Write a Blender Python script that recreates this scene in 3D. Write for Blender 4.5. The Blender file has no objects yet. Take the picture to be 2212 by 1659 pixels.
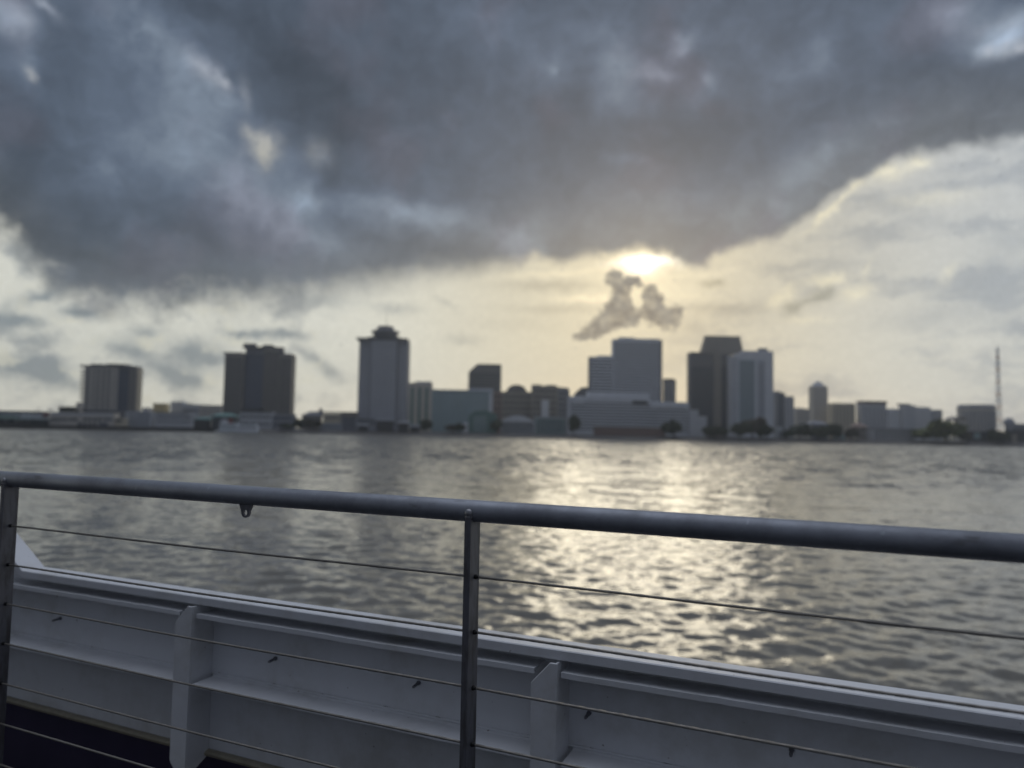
import bpy, bmesh, math, random
import numpy as np
from mathutils import Vector, Matrix

random.seed(7)
rng = np.random.default_rng(7)
scene = bpy.context.scene
COL = scene.collection
R = math.radians

# ------------------------------------------------------------------ camera
EYE = 6.0                      # eye above the river, metres
PW, PH, FPX = 2212.0, 1659.0, 1600.0
PITCH, ROLL = 3.63, 1.03
cam_d = bpy.data.cameras.new('camera')
cam_d.sensor_width = 36.0
cam_d.lens = 36.0 * FPX / PW
cam_d.clip_start = 0.05
cam_d.clip_end = 40000
cam_d.dof.use_dof = True
cam_d.dof.focus_distance = 2.15
cam_d.dof.aperture_fstop = 1.7
cam = bpy.data.objects.new('camera', cam_d)
COL.objects.link(cam)
CM = Matrix.Rotation(R(90 + PITCH), 4, 'X') @ Matrix.Rotation(R(ROLL), 4, 'Z')
cam.matrix_world = Matrix.Translation((0, 0, EYE)) @ CM
scene.camera = cam
scene.view_settings.view_transform = 'Standard'
scene.view_settings.look = 'None'
scene.view_settings.exposure = 0
scene.view_settings.gamma = 1
scene.view_settings.use_curve_mapping = False


def ray(x, y):
    v = CM.to_3x3() @ Vector(((x - PW / 2) / FPX, -(y - PH / 2) / FPX, -1.0))
    return v.normalized()


def at(x, y, Y):
    d = ray(x, y)
    k = Y / d.y
    return d.x * k, EYE + d.z * k


def azel(x, y):
    d = ray(x, y)
    return math.degrees(math.atan2(d.x, d.y)), math.degrees(math.asin(d.z))


def lin(r, g, b):
    return tuple(((c / 255 + 0.055) / 1.055) ** 2.4 if c > 10 else c / 255 / 12.92 for c in (r, g, b))


# ------------------------------------------------------------------ object helpers
def tag(o, label=None, cat=None, group=None, kind=None):
    if label: o['label'] = label
    if cat: o['category'] = cat
    if group: o['group'] = group
    if kind: o['kind'] = kind
    return o


def thing(name, label, cat, loc=(0, 0, 0), rz=0.0, group=None):
    o = bpy.data.objects.new(name, None)
    COL.objects.link(o)
    o.location = loc
    o.rotation_euler = (0, 0, rz)
    o.empty_display_size = 0.2
    return tag(o, label, cat, group)


class MB:
    def __init__(s):
        s.v, s.f = [], []

    def add(s, vs, fs):
        b = len(s.v)
        s.v += [tuple(v) for v in vs]
        s.f += [tuple(b + i for i in f) for f in fs]
        return s

    def box(s, x0, x1, y0, y1, z0, z1):
        vs = [(x, y, z) for z in (z0, z1) for y in (y0, y1) for x in (x0, x1)]
        return s.add(vs, [(0, 2, 3, 1), (4, 5, 7, 6), (0, 1, 5, 4), (2, 6, 7, 3), (0, 4, 6, 2), (1, 3, 7, 5)])

    def frustum(s, a, b):
        """a, b = (x0,x1,y0,y1,z)"""
        vs = [(x, y, r[4]) for r in (a, b) for y in (r[2], r[3]) for x in (r[0], r[1])]
        return s.add(vs, [(0, 2, 3, 1), (4, 5, 7, 6), (0, 1, 5, 4), (2, 6, 7, 3), (0, 4, 6, 2), (1, 3, 7, 5)])

    def obox(s, O, U, N, w, h, d):
        """box from corner O along U (w), Z (h), N (d)"""
        O, U, N = Vector(O), Vector(U), Vector(N)
        Z = Vector((0, 0, 1))
        vs = [O + U * (a * w) + Z * (b * h) + N * (c * d) for b in (0, 1) for c in (0, 1) for a in (0, 1)]
        fs = [(0, 2, 3, 1), (4, 5, 7, 6), (0, 1, 5, 4), (2, 6, 7, 3), (0, 4, 6, 2), (1, 3, 7, 5)]
        if U.cross(N).dot(Z) < 0:
            fs = [f[::-1] for f in fs]
        return s.add(vs, fs)

    def prism(s, poly, axis, a, b):
        """closed prism of a 2-D polygon along axis 'x','y' or 'z'"""
        def P(p, t):
            return {'x': (t, p[0], p[1]), 'y': (p[0], t, p[1]), 'z': (p[0], p[1], t)}[axis]
        n = len(poly)
        vs = [P(p, a) for p in poly] + [P(p, b) for p in poly]
        fs = [tuple(range(n))[::-1], tuple(range(n, 2 * n))]
        fs += [(i, (i + 1) % n, n + (i + 1) % n, n + i) for i in range(n)]
        return s.add(vs, fs)

    def tube(s, p0, p1, r0, r1=None, n=12, caps=True):
        r1 = r0 if r1 is None else r1
        p0, p1 = Vector(p0), Vector(p1)
        ax = (p1 - p0).normalized()
        t = Vector((0, 0, 1)) if abs(ax.z) < 0.9 else Vector((1, 0, 0))
        u = ax.cross(t).normalized(); w = ax.cross(u)
        vs = []
        for p, r in ((p0, r0), (p1, r1)):
            for i in range(n):
                a = 2 * math.pi * i / n
                vs.append(p + u * (r * math.cos(a)) + w * (r * math.sin(a)))
        fs = [(i, i + n, (i + 1) % n + n, (i + 1) % n) for i in range(n)]
        if caps:
            fs += [tuple(range(n)), tuple(range(2 * n - 1, n - 1, -1))]
        return s.add(vs, fs)

    def ball(s, c, rx, ry, rz, nu=12, nv=7, half=False):
        vs, fs = [], []
        lo = 0.0 if half else -math.pi / 2
        for j in range(nv + 1):
            e = lo + (math.pi / 2 - lo) * j / nv
            for i in range(nu):
                a = 2 * math.pi * i / nu
                vs.append((c[0] + rx * math.cos(e) * math.cos(a), c[1] + ry * math.cos(e) * math.sin(a), c[2] + rz * math.sin(e)))
        for j in range(nv):
            for i in range(nu):
                k = (i + 1) % nu
                fs.append((j * nu + i, j * nu + k, (j + 1) * nu + k, (j + 1) * nu + i))
        return s.add(vs, fs)

    def build(s, name, mat, parent=None, smooth=False, fix=True, loc=None):
        me = bpy.data.meshes.new(name)
        me.from_pydata(s.v, [], s.f)
        if fix:
            bm = bmesh.new(); bm.from_mesh(me)
            bmesh.ops.remove_doubles(bm, verts=bm.verts, dist=1e-6)
            bmesh.ops.recalc_face_normals(bm, faces=bm.faces)
            bm.to_mesh(me); bm.free()
        if smooth:
            me.polygons.foreach_set('use_smooth', [True] * len(me.polygons))
        me.materials.append(mat)
        o = bpy.data.objects.new(name, me)
        COL.objects.link(o)
        if parent: o.parent = parent
        if loc: o.location = loc
        return o


def put(name, me, parent, loc, rz=0.0):
    o = bpy.data.objects.new(name, me)
    COL.objects.link(o)
    o.parent = parent
    o.location = loc
    o.rotation_euler = (0, 0, rz)
    return o


def soften(o, w=0.004, seg=2):
    m = o.modifiers.new('bevel', 'BEVEL')
    m.width = w; m.segments = seg; m.limit_method = 'ANGLE'; m.angle_limit = R(40)
    return o


# ------------------------------------------------------------------ node helper
class N:
    """float / vector expression on node sockets"""
    tree = None

    def __init__(s, sock): s.s = sock

    @staticmethod
    def node(t, **kw):
        n = N.tree.nodes.new(t)
        for k, v in kw.items(): setattr(n, k, v)
        return n

    @staticmethod
    def plug(sock, v):
        if isinstance(v, N): N.tree.links.new(v.s, sock)
        elif v is not None: sock.default_value = v

    @staticmethod
    def math(op, *a, clamp=False):
        n = N.node('ShaderNodeMath', operation=op, use_clamp=clamp)
        for i, v in enumerate(a): N.plug(n.inputs[i], v)
        return N(n.outputs[0])

    def __add__(s, o): return N.math('ADD', s, o)
    __radd__ = __add__
    def __sub__(s, o): return N.math('SUBTRACT', s, o)
    def __rsub__(s, o): return N.math('SUBTRACT', o, s)
    def __mul__(s, o): return N.math('MULTIPLY', s, o)
    __rmul__ = __mul__
    def __truediv__(s, o): return N.math('DIVIDE', s, o)
    def clamp(s): return N.math('ADD', s, 0.0, clamp=True)
    def exp(s): return N.math('EXPONENT', s)
    def max(s, v): return N.math('MAXIMUM', s, v)
    def min(s, v): return N.math('MINIMUM', s, v)

    @staticmethod
    def step(x, a, b):
        n = N.node('ShaderNodeMapRange', interpolation_type='SMOOTHSTEP')
        N.plug(n.inputs['Value'], x); N.plug(n.inputs['From Min'], a); N.plug(n.inputs['From Max'], b)
        return N(n.outputs[0])

    @staticmethod
    def vec(x, y, z=0.0):
        n = N.node('ShaderNodeCombineXYZ')
        for i, v in enumerate((x, y, z)): N.plug(n.inputs[i], v)
        return N(n.outputs[0])

    @staticmethod
    def vmath(op, a, b=None, scale=None):
        n = N.node('ShaderNodeVectorMath', operation=op)
        N.plug(n.inputs[0], a)
        if b is not None: N.plug(n.inputs[1], b)
        if scale is not None: N.plug(n.inputs['Scale'], scale)
        return N(n.outputs['Value' if op in ('DOT_PRODUCT', 'LENGTH', 'DISTANCE') else 'Vector'])

    @staticmethod
    def noise(v, scale, detail=4, rough=0.5, color=False, distort=0.0):
        n = N.node('ShaderNodeTexNoise')
        N.plug(n.inputs['Vector'], v)
        n.inputs['Scale'].default_value = scale
        n.inputs['Detail'].default_value = detail
        n.inputs['Roughness'].default_value = rough
        n.inputs['Distortion'].default_value = distort
        if color:
            q = N.node('ShaderNodeSeparateColor')
            N.tree.links.new(n.outputs['Color'], q.inputs[0])
            return N.vec(*(N(o) for o in q.outputs))
        return N(n.outputs['Fac'])

    @staticmethod
    def mapping(v, loc=(0, 0, 0), rot=0.0, scale=(1, 1, 1), typ='TEXTURE'):
        n = N.node('ShaderNodeMapping', vector_type=typ)
        N.plug(n.inputs['Vector'], v)
        n.inputs['Location'].default_value = loc
        n.inputs['Rotation'].default_value = (0, 0, rot)
        n.inputs['Scale'].default_value = scale
        return N(n.outputs[0])

    @staticmethod
    def mix(f, a, b):
        n = N.node('ShaderNodeMix', data_type='VECTOR')
        N.plug([i for i in n.inputs if i.name == 'Factor' and i.type == 'VALUE'][0], f)
        for key, v in (('A', a), ('B', b)):
            N.plug([i for i in n.inputs if i.name == key and i.type == 'VECTOR'][0], v)
        return N([o for o in n.outputs if o.type == 'VECTOR'][0])


# ------------------------------------------------------------------ materials
def material(name, build):
    m = bpy.data.materials.new(name)
    m.use_nodes = True
    N.tree = m.node_tree
    b = m.node_tree.nodes['Principled BSDF']
    build(b)
    return m


def coords():
    n = N.node('ShaderNodeTexCoord')
    return N(n.outputs['Object'])


def plain(name, col, rough=0.7, metal=0.0, var=0.25, scale=0.15, spec=0.4):
    def f(b):
        c = coords()
        n = N.noise(c, scale, 5, 0.6)
        n2 = N.noise(N.vmath('MULTIPLY', c, (1.0, 1.0, 0.12)), scale * 4, 3, 0.6)
        k = (n * 0.6 + n2 * 0.4 - 0.5) * (2 * var) + 1.0
        cc = N.vmath('SCALE', N.vec(*col), scale=k)
        N.plug(b.inputs['Base Color'], cc)
        b.inputs['Roughness'].default_value = rough
        b.inputs['Metallic'].default_value = metal
        b.inputs['Specular IOR Level'].default_value = spec
    return material(name, f)


M = {}
for nm, col in {
    'concrete': (.62, .58, .52), 'brown': (.33, .3, .265), 'tan': (.64, .57, .44), 'grey': (.62, .63, .66),
    'bluegrey': (.54, .57, .62), 'pale': (.76, .78, .82), 'dark': (.075, .075, .08), 'teal': (.34, .46, .48),
    'green_roof': (.13, .24, .22), 'cream': (.8, .64, .33), 'brick': (.27, .19, .165), 'charcoal': (.16, .16, .175),
    'white_wall': (.6, .64, .66), 'slate': (.28, .29, .33), 'red': (.28, .06, .05), 'rock': (.075, .07, .066),
    'land': (.09, .09, .07), 'timber': (.05, .045, .04), 'bark': (.06, .045, .035), 'boat_white': (.72, .78, .82),
    'mast': (.35, .16, .13), 'deckdark': (.012, .012, .018), 'lettering': (.03, .045, .09), 'awning': (.3, .42, .36),
}.items():
    M[nm] = plain(nm, col)
M['glass'] = plain('glass', (.035, .045, .06), rough=0.25, var=0.35, scale=0.05, spec=0.5)
M['glass_blue'] = plain('glass_blue', (.04, .06, .11), rough=0.2, var=0.3, scale=0.05, spec=0.6)
M['glass_teal'] = plain('glass_teal', (.33, .43, .46), rough=0.2, var=0.3, scale=0.05, spec=0.6)


def leafmat(name, a, b_):
    def f(b):
        oi = N.node('ShaderNodeNewGeometry')
        rnd = N(oi.outputs['Random Per Island'])
        N.plug(b.inputs['Base Color'], N.mix(rnd, a, b_))
        b.inputs['Roughness'].default_value = 0.7
    return material(name, f)


M['leaf'] = leafmat('leaf', (.035, .045, .025), (.085, .10, .05))
M['leaf_olive'] = leafmat('leaf_olive', (.08, .10, .025), (.18, .2, .06))
M['leaf_brown'] = leafmat('leaf_brown', (.065, .058, .04), (.12, .1, .065))


def f_paint(b):
    c = coords()
    big = N.noise(c, 1.3, 4, 0.6)
    streak = N.noise(N.vmath('MULTIPLY', c, (1.0, 1.0, 0.15)), 9, 4, 0.65)
    speck = N.step(N.noise(c, 48, 2, 0.5), .745, .79)
    chips = N.step(N.noise(c, 15, 5, 0.7), .70, .73)
    dirt = N.step(N.noise(c, 3.2, 5, 0.65), .46, .74)
    base = N.mix((big * 0.35 + streak * 0.35).clamp(), (.74, .75, .77), (.56, .57, .59))
    base = N.mix(dirt * 0.5, base, (.4, .385, .34))
    base = N.mix(chips * 0.6, base, (.24, .2, .16))
    base = N.mix(speck * 0.7, base, (.12, .075, .05))
    N.plug(b.inputs['Base Color'], base)
    N.plug(b.inputs['Roughness'], N.noise(c, 20, 3) * 0.25 + 0.36)
    bump = N.node('ShaderNodeBump')
    bump.inputs['Strength'].default_value = 0.25
    bump.inputs['Distance'].default_value = 0.004
    N.plug(bump.inputs['Height'], N.noise(c, 60, 4, 0.6) * 0.35 + N.noise(c, 5, 3) * 1.6)
    N.plug(b.inputs['Normal'], N(bump.outputs[0]))


M['paint'] = material('white_marine_paint', f_paint)


def f_rail(b):
    c = coords()
    a = N.noise(N.vmath('MULTIPLY', c, (0.25, 1.0, 1.0)), 16, 5, 0.65)
    d = N.noise(c, 5, 5, 0.7)
    base = N.mix(N.step(d, .4, .7) * 0.6, (.33, .345, .38), (.17, .175, .19))
    base = N.mix(N.step(a, .58, .70) * 0.6, base, (.1, .09, .08))
    spots = N.step(N.noise(c, 34, 4, .6), .66, .72)
    base = N.mix(spots * 0.5, base, (.5, .52, .56))
    N.plug(b.inputs['Base Color'], base)
    b.inputs['Metallic'].default_value = 0.55
    N.plug(b.inputs['Roughness'], a * 0.25 + d * 0.3 + 0.28)
    bump = N.node('ShaderNodeBump')
    bump.inputs['Strength'].default_value = 0.22
    bump.inputs['Distance'].default_value = 0.003
    N.plug(bump.inputs['Height'], N.noise(c, 30, 4, 0.6))
    N.plug(b.inputs['Normal'], N(bump.outputs[0]))


M['rail'] = material('rail_metal', f_rail)


def f_post(b):
    c = coords()
    a = N.noise(N.vmath('MULTIPLY', c, (1.0, 1.0, 0.2)), 35, 5, 0.7)
    base = N.mix(N.step(a, .4, .68), (.2, .2, .22), (.12, .115, .11))
    N.plug(b.inputs['Base Color'], base)
    b.inputs['Metallic'].default_value = 0.7
    N.plug(b.inputs['Roughness'], a * 0.3 + 0.38)
    bump = N.node('ShaderNodeBump')
    bump.inputs['Strength'].default_value = 0.2
    bump.inputs['Distance'].default_value = 0.003
    N.plug(bump.inputs['Height'], a)
    N.plug(b.inputs['Normal'], N(bump.outputs[0]))


M['post'] = material('post_metal', f_post)
M['cable'] = plain('cable_wire', (.27, .25, .22), rough=0.45, metal=0.6, var=0.4, scale=12)
M['rubber'] = plain('rubber', (.012, .012, .012), rough=0.6)
M['weld'] = plain('weld', (.3, .3, .31), rough=0.4, metal=0.7, var=0.4, scale=60)
M['chip'] = plain('chip', (.06, .045, .035), rough=.9, var=.5, scale=30)
M['edgebar'] = plain('edge_bar', (.3, .27, .2), rough=0.7, var=0.5, scale=12)
M['black_paint'] = plain('black_paint', (.05, .042, .085), rough=0.6, var=0.3, scale=3, spec=0.15)


def f_water(b):
    c = coords()
    N.plug(b.inputs['Base Color'], (.17, .158, .13, 1))
    b.inputs['IOR'].default_value = 1.42
    b.inputs['Specular IOR Level'].default_value = 0.5
    dist = N.vmath('LENGTH', c)
    far = N.step(dist, 25.0, 240.0)
    # gusts roughen the river in long drifting patches
    gust = N.noise(N.vmath('MULTIPLY', c, (0.35, 1.0, 1.0)), 0.035, 5, 0.62)
    gust2 = N.noise(N.vmath('MULTIPLY', c, (0.5, 1.0, 1.0)), 0.16, 4, 0.6)
    k = (gust * 0.9 + gust2 * 0.7 + 0.2)
    v = N.vmath('MULTIPLY', c, (0.6, 1.0, 1.0))
    half = (0.5, 0.5, 0.5)
    w1 = N.vmath('SUBTRACT', N.noise(v, 1.0, 3, 0.6, color=True), half)
    w2 = N.vmath('SUBTRACT', N.noise(v, 3.4, 4, 0.65, color=True), half)
    sl = N.vmath('ADD', N.vmath('SCALE', w1, scale=far * 1.9 * k), N.vmath('SCALE', w2, scale=(far * 0.9 + 0.36) * k))
    sl = N.vmath('MULTIPLY', sl, (1.5, 1.0, 0.0))
    gm = N.node('ShaderNodeNewGeometry')
    nn = N.vmath('NORMALIZE', N.vmath('ADD', N(gm.outputs['Normal']), sl))
    N.plug(b.inputs['Normal'], nn)
    N.plug(b.inputs['Roughness'], far * 0.08 + 0.10)


M['water'] = material('river_water', f_water)

# ------------------------------------------------------------------ sky
SUN = (1392, 566)
sd = ray(*SUN)
SUN_AZ, SUN_EL = math.atan2(sd.x, sd.y), math.asin(sd.z)


def build_world():
    w = bpy.data.worlds.new('World')
    scene.world = w
    w.use_nodes = True
    N.tree = w.node_tree
    w.node_tree.nodes.clear()
    out = N.node('ShaderNodeOutputWorld')

    def bgr(color, strength=1.0):
        n = N.node('ShaderNodeBackground')
        N.plug(n.inputs['Color'], color)
        n.inputs['Strength'].default_value = strength
        return n.outputs[0]

    def mixsh(f, a, b_):
        n = N.node('ShaderNodeMixShader')
        N.plug(n.inputs[0], f)
        N.tree.links.new(a, n.inputs[1]); N.tree.links.new(b_, n.inputs[2])
        return n.outputs[0]

    sky = N.node('ShaderNodeTexSky', sky_type='NISHITA')
    sky.sun_disc = False
    sky.sun_elevation = SUN_EL
    sky.sun_rotation = SUN_AZ
    tc = N.node('ShaderNodeTexCoord')
    D = N.vmath('NORMALIZE', N(tc.outputs['Generated']))
    sp = N.node('ShaderNodeSeparateXYZ')
    N.plug(sp.inputs[0], D)
    dx, dy, dz = (N(o) for o in sp.outputs)
    deg = 180 / math.pi
    az = N.math('ARCTAN2', dx, dy) * deg
    el = N.math('ARCSINE', dz) * deg
    p0 = N.vec(az, el, 0.0)
    # turbulence that bends every cloud outline
    def warp(v, scale, amp, detail=4, off=0.0):
        nz = N.noise(N.vmath('ADD', v, (off, off * 1.7, off)), scale, detail, 0.55, color=True)
        return N.vmath('ADD', v, N.vmath('SCALE', N.vmath('SUBTRACT', nz, (0.5, 0.5, 0.5)), scale=amp))
    pw = warp(p0, 0.16, 7.0, 5)
    ps = warp(p0, 0.55, 2.0, 5, 31.0)

    def blob(v, x, y, sx, sy, rot=0.0):
        a, e = azel(x, y)
        a2, e2 = azel(x + 10, y)
        a3, e3 = azel(x, y - 10)
        m = N.mapping(v, (a, e, 0), R(rot), (max(1e-3, sx * abs(a2 - a) / 10), max(1e-3, sy * abs(e3 - e) / 10), 1))
        d = N.vmath('DOT_PRODUCT', m, m)
        return (d * -1.0).exp()

    def total(v, items):
        t = None
        for x, y, sx, sy, rot, amp in items:
            g = blob(v, x, y, sx, sy, rot) * amp
            t = g if t is None else t + g
        return t

    p1 = warp(p0, 1.1, 0.95, 5, 53.0)          # small curls for outlines that must keep their place
    pm = warp(warp(p0, 0.22, 3.2, 4, 5.0), 1.0, 1.0, 4, 19.0)
    dsun = N.math('ARCCOSINE', N.vmath('DOT_PRODUCT', D, tuple(sd)).min(0.999999)) * deg
    # --- far luminous overcast behind everything
    stretch = N.vmath('MULTIPLY', ps, (0.30, 1.35, 1.0))
    lay = N.noise(stretch, 0.33, 5, 0.55)
    back = N.mix(N.step(az, 2.0, 26.0), lin(219, 219, 208), lin(212, 213, 206))
    back = N.mix(N.step(el, 3.0, 20.0) * N.step(az, 8.0, 30.0) * 0.6, back, lin(170, 177, 186))
    shade = N.step(lay, .46, .66)
    back = N.mix(shade * N.step(az, 2.0, 18.0) * 0.7, back, lin(153, 161, 170))
    starb = total(ps, [(2120, 620, 120, 50, 0, .75), (2190, 520, 70, 40, 0, .6), (1960, 485, 80, 14, 0, .4), (2010, 690, 120, 22, 0, .55), (1880, 560, 60, 20, 0, .25), (2200, 700, 70, 30, 0, .4)])
    back = N.mix(starb.clamp() * 0.8, back, lin(154, 162, 170))
    # cumulus low on the port side
    puff = N.noise(N.vmath('MULTIPLY', p1, (0.8, 1.2, 1.0)), 0.32, 7, 0.6)
    port = N.step(az, -6.0, -20.0)
    lowl = total(p1, [(25, 792, 80, 24, 0, 1.0), (105, 798, 55, 26, -25, .95), (160, 832, 40, 14, -25, .6), (312, 721, 34, 16, 0, .75), (285, 755, 60, 16, -12, .8),
                      (430, 768, 62, 30, -5, 1.15), (405, 822, 50, 20, -10, 1.05), (350, 800, 50, 18, -30, .6), (176, 676, 46, 13, 0, 1.1), (30, 690, 60, 20, 0, 1.1), (90, 640, 60, 12, 20, .9),
                      (530, 723, 46, 12, 0, 1.1), (617, 722, 50, 11, 0, .9), (680, 776, 34, 11, -28, .8), (712, 805, 28, 13, -30, .75),
                      (90, 735, 50, 12, 0, .5), (1000, 733, 40, 12, 0, .35), (700, 650, 60, 14, 0, .5), (850, 665, 50, 12, 0, .5), (965, 655, 30, 8, -30, .3)])
    back = N.mix((lowl * (puff * 2.6 - 0.2)).clamp() * 0.92, back, lin(128, 138, 144))
    back = N.mix(port * N.step(puff, .49, .66) * 0.65, back, lin(138, 145, 150))
    back = N.mix(port * N.step(puff, .47, .33) * 0.6, back, lin(220, 217, 196))
    # pearly patches to starboard
    star = total(p1, [(1706, 668, 17, 15, 0, 1.1), (1746, 650, 34, 9, 15, .9), (1783, 634, 20, 17, 0, 1.0), (1540, 612, 24, 9, 0, 1.3), (1420, 690, 30, 10, 0, .2)])
    rim = total(p1, [(1688, 640, 34, 16, 25, .9), (1790, 604, 36, 12, 0, 1.1), (1850, 632, 34, 18, 10, .9), (1740, 690, 50, 10, 0, .5), (1915, 372, 36, 20, 0, 1.1), (1980, 352, 26, 18, 0, .9),
                     (1795, 452, 60, 9, 42, 1.0), (1850, 398, 22, 10, 20, .7), (2050, 590, 14, 26, -35, .5), (1870, 585, 8, 24, -20, .35), (2010, 430, 90, 16, 0, .4)])
    back = N.mix((rim * (N.noise(p0, 0.9, 6, .62) * 2.2 - 0.1)).clamp() * 0.95, back, lin(238, 235, 216))
    back = N.mix((star * (N.noise(p0, 1.1, 5, .6) * 2.0)).clamp() * 0.85, back, lin(146, 151, 147))
    # light of the veiled sun
    g1 = total(p1, [(1388, 574, 30, 17, 0, 1.0), (1364, 566, 44, 9, 4, .5), (1424, 561, 44, 11, -8, .55)])
    g2 = (dsun * -0.31).exp()
    g3 = (dsun * -0.095).exp()
    glow = N.vmath('ADD', N.vmath('SCALE', N.vec(1.0, .99, .95), scale=g1 * 1.25),
                   N.vmath('ADD', N.vmath('SCALE', N.vec(1.0, .82, .42), scale=g2 * 0.54), N.vmath('SCALE', N.vec(1.0, .70, .30), scale=g3 * 0.13)))
    streaks = total(p1, [(1268, 645, 70, 8, 0, .26), (1215, 590, 120, 8, 4, .14), (1500, 640, 80, 7, -3, .08), (1560, 585, 60, 8, 10, .08)])
    dim = total(p1, [(1190, 618, 110, 11, 0, .26), (1200, 668, 100, 9, 0, .2), (1560, 668, 110, 15, 0, .2), (1480, 705, 80, 18, 0, .12), (1100, 700, 120, 14, 0, .08)])
    back = N.vmath('SCALE', back, scale=1.0 - N.step(dsun, 22.0, 4.0) * 0.26)
    back = N.vmath('MULTIPLY', back, N.mix(N.step(dsun, 26.0, 5.0), (1, 1, 1), (1.02, .965, .85)))
    back = N.vmath('ADD', back, glow)
    back = N.vmath('ADD', back, N.vmath('SCALE', N.vec(1.0, .82, .48), scale=streaks))
    back = N.vmath('SCALE', back, scale=1.0 - dim)
    # --- ragged little clouds in front of the sun
    pr = warp(p0, 0.9, 0.8, 5, 77.0)
    rag = total(pr, [(1325, 600, 19, 17, 0, 1.2), (1350, 611, 24, 14, 0, 1.1), (1373, 607, 16, 10, -15, 1.0), (1345, 634, 20, 21, 10, 1.2), (1338, 660, 28, 22, 10, 1.2), (1326, 684, 42, 20, 20, 1.2),
                     (1300, 706, 46, 15, 22, 1.2), (1356, 690, 26, 18, 0, 1.1), (1264, 728, 34, 8, 12, .9),
                     (1406, 632, 16, 18, 0, 1.1), (1408, 656, 25, 22, 0, 1.2), (1422, 680, 30, 21, -10, 1.1), (1446, 690, 28, 20, -20, 1.0), (1466, 676, 15, 13, 10, .8),
                     (1380, 648, 8, 20, 15, -.8)])
    rag = rag + (N.noise(p0, 1.5, 6, 0.66) - 0.5) * 1.9 + (N.noise(p1, 3.0, 5, 0.65) - 0.5) * 0.6
    back = N.vmath('SCALE', back, scale=1.0 + N.step(rag, -0.05, 0.25) * N.step(rag, 0.6, 0.3) * 0.10)
    inner = N.mix(N.step(N.noise(p0, 0.8, 6, .62), .38, .62), lin(58, 64, 75), lin(100, 104, 107))
    back = N.mix(N.step(rag, .10, .90) * (N.step(N.noise(p0, 1.0, 5, .6), .36, .58) * 0.28 + 0.72), back, inner)
    # --- the great dark cloud deck
    pts = [(-60, 480), (0, 505), (60, 560), (130, 635), (220, 668), (330, 668), (430, 660), (520, 662), (640, 650), (760, 628), (900, 604), (1030, 586), (1110, 574), (1160, 556), (1210, 566), (1270, 556),
           (1330, 550), (1385, 543), (1440, 548), (1485, 576), (1510, 578), (1550, 558), (1600, 530), (1680, 508), (1730, 480), (1790, 430), (1850, 396), (1930, 356), (2030, 325), (2130, 312), (2290, 295)]
    ae = [azel(*q) for q in pts]
    a0, a1 = -40.0, 40.0
    fc = N.node('ShaderNodeFloatCurve')
    cv = fc.mapping.curves[0]
    ys = [(min(max((a - a0) / (a1 - a0), 0), 1), e / 40.0) for a, e in ae]
    cv.points[0].location = ys[0]; cv.points[1].location = ys[-1]
    for q in ys[1:-1]: cv.points.new(*q)
    fc.mapping.update()
    wx = N.node('ShaderNodeSeparateXYZ'); N.plug(wx.inputs[0], warp(p0, 0.5, 1.7, 5, 11.0))
    N.plug(fc.inputs['Value'], ((N(wx.outputs[0]) - a0) / (a1 - a0)).clamp())
    eb = N(fc.outputs[0]) * 40.0
    edge = N(wx.outputs[1]) - eb + (N.noise(p1, 0.5, 6, 0.62) - 0.5) * (N.step(az, -10, -26) * 3.6 + 0.8)
    soft = N.step(az, 4.0, -8.0) * 1.2 + 0.65
    dens = N.step(edge, soft * -0.8, soft * 1.1)
    # brightness of the deck, in stops about a slate grey
    stops = total(pm, [
        (20, 40, 50, 60, 0, .85), (40, 150, 40, 50, -20, .5), (110, 140, 40, 70, 20, -.1),
        (300, 70, 110, 80, -20, .62), (430, 210, 110, 80, -35, .6), (300, 300, 120, 80, -30, .42), (430, 340, 100, 70, -35, .4), (530, 360, 60, 60, -20, .42), (560, 450, 110, 60, -25, .55), (140, 285, 40, 18, 0, .25), (230, 350, 22, 26, 20, .35), (278, 488, 22, 34, -10, .35), (190, 385, 70, 26, 10, .22),
        (10, 420, 60, 90, 0, -.55), (110, 520, 120, 50, -15, -.5), (60, 320, 60, 70, 0, -.25), (200, 470, 80, 40, -20, -.2), (400, 500, 120, 40, -30, -.28), (270, 575, 120, 40, -10, -.25),
        (440, 10, 90, 30, 0, -.35), (600, 80, 110, 70, -30, -.35), (680, 190, 120, 70, -30, -.45), (640, 240, 70, 40, -20, -.2), (740, 280, 70, 60, 0, -.25), (880, 180, 120, 120, 0, -.2),
        (720, 365, 26, 50, 0, -.25), (800, 340, 90, 60, 0, -.05), (650, 440, 60, 46, 0, .5), (800, 450, 110, 34, 0, .55), (930, 475, 120, 36, 0, .55), (620, 585, 120, 30, -8, .1), (700, 525, 90, 30, -10, .45), (600, 340, 60, 50, 0, .3), (655, 420, 40, 46, 0, .4), (688, 324, 26, 18, 0, .4), (490, 190, 60, 30, -30, .35), (420, 140, 50, 30, -20, .3), (2150, 100, 60, 24, 0, .4),
        (1120, 510, 60, 40, 0, .5), (1060, 60, 90, 60, 0, .3), (950, 540, 140, 24, 0, -.15)])
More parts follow.
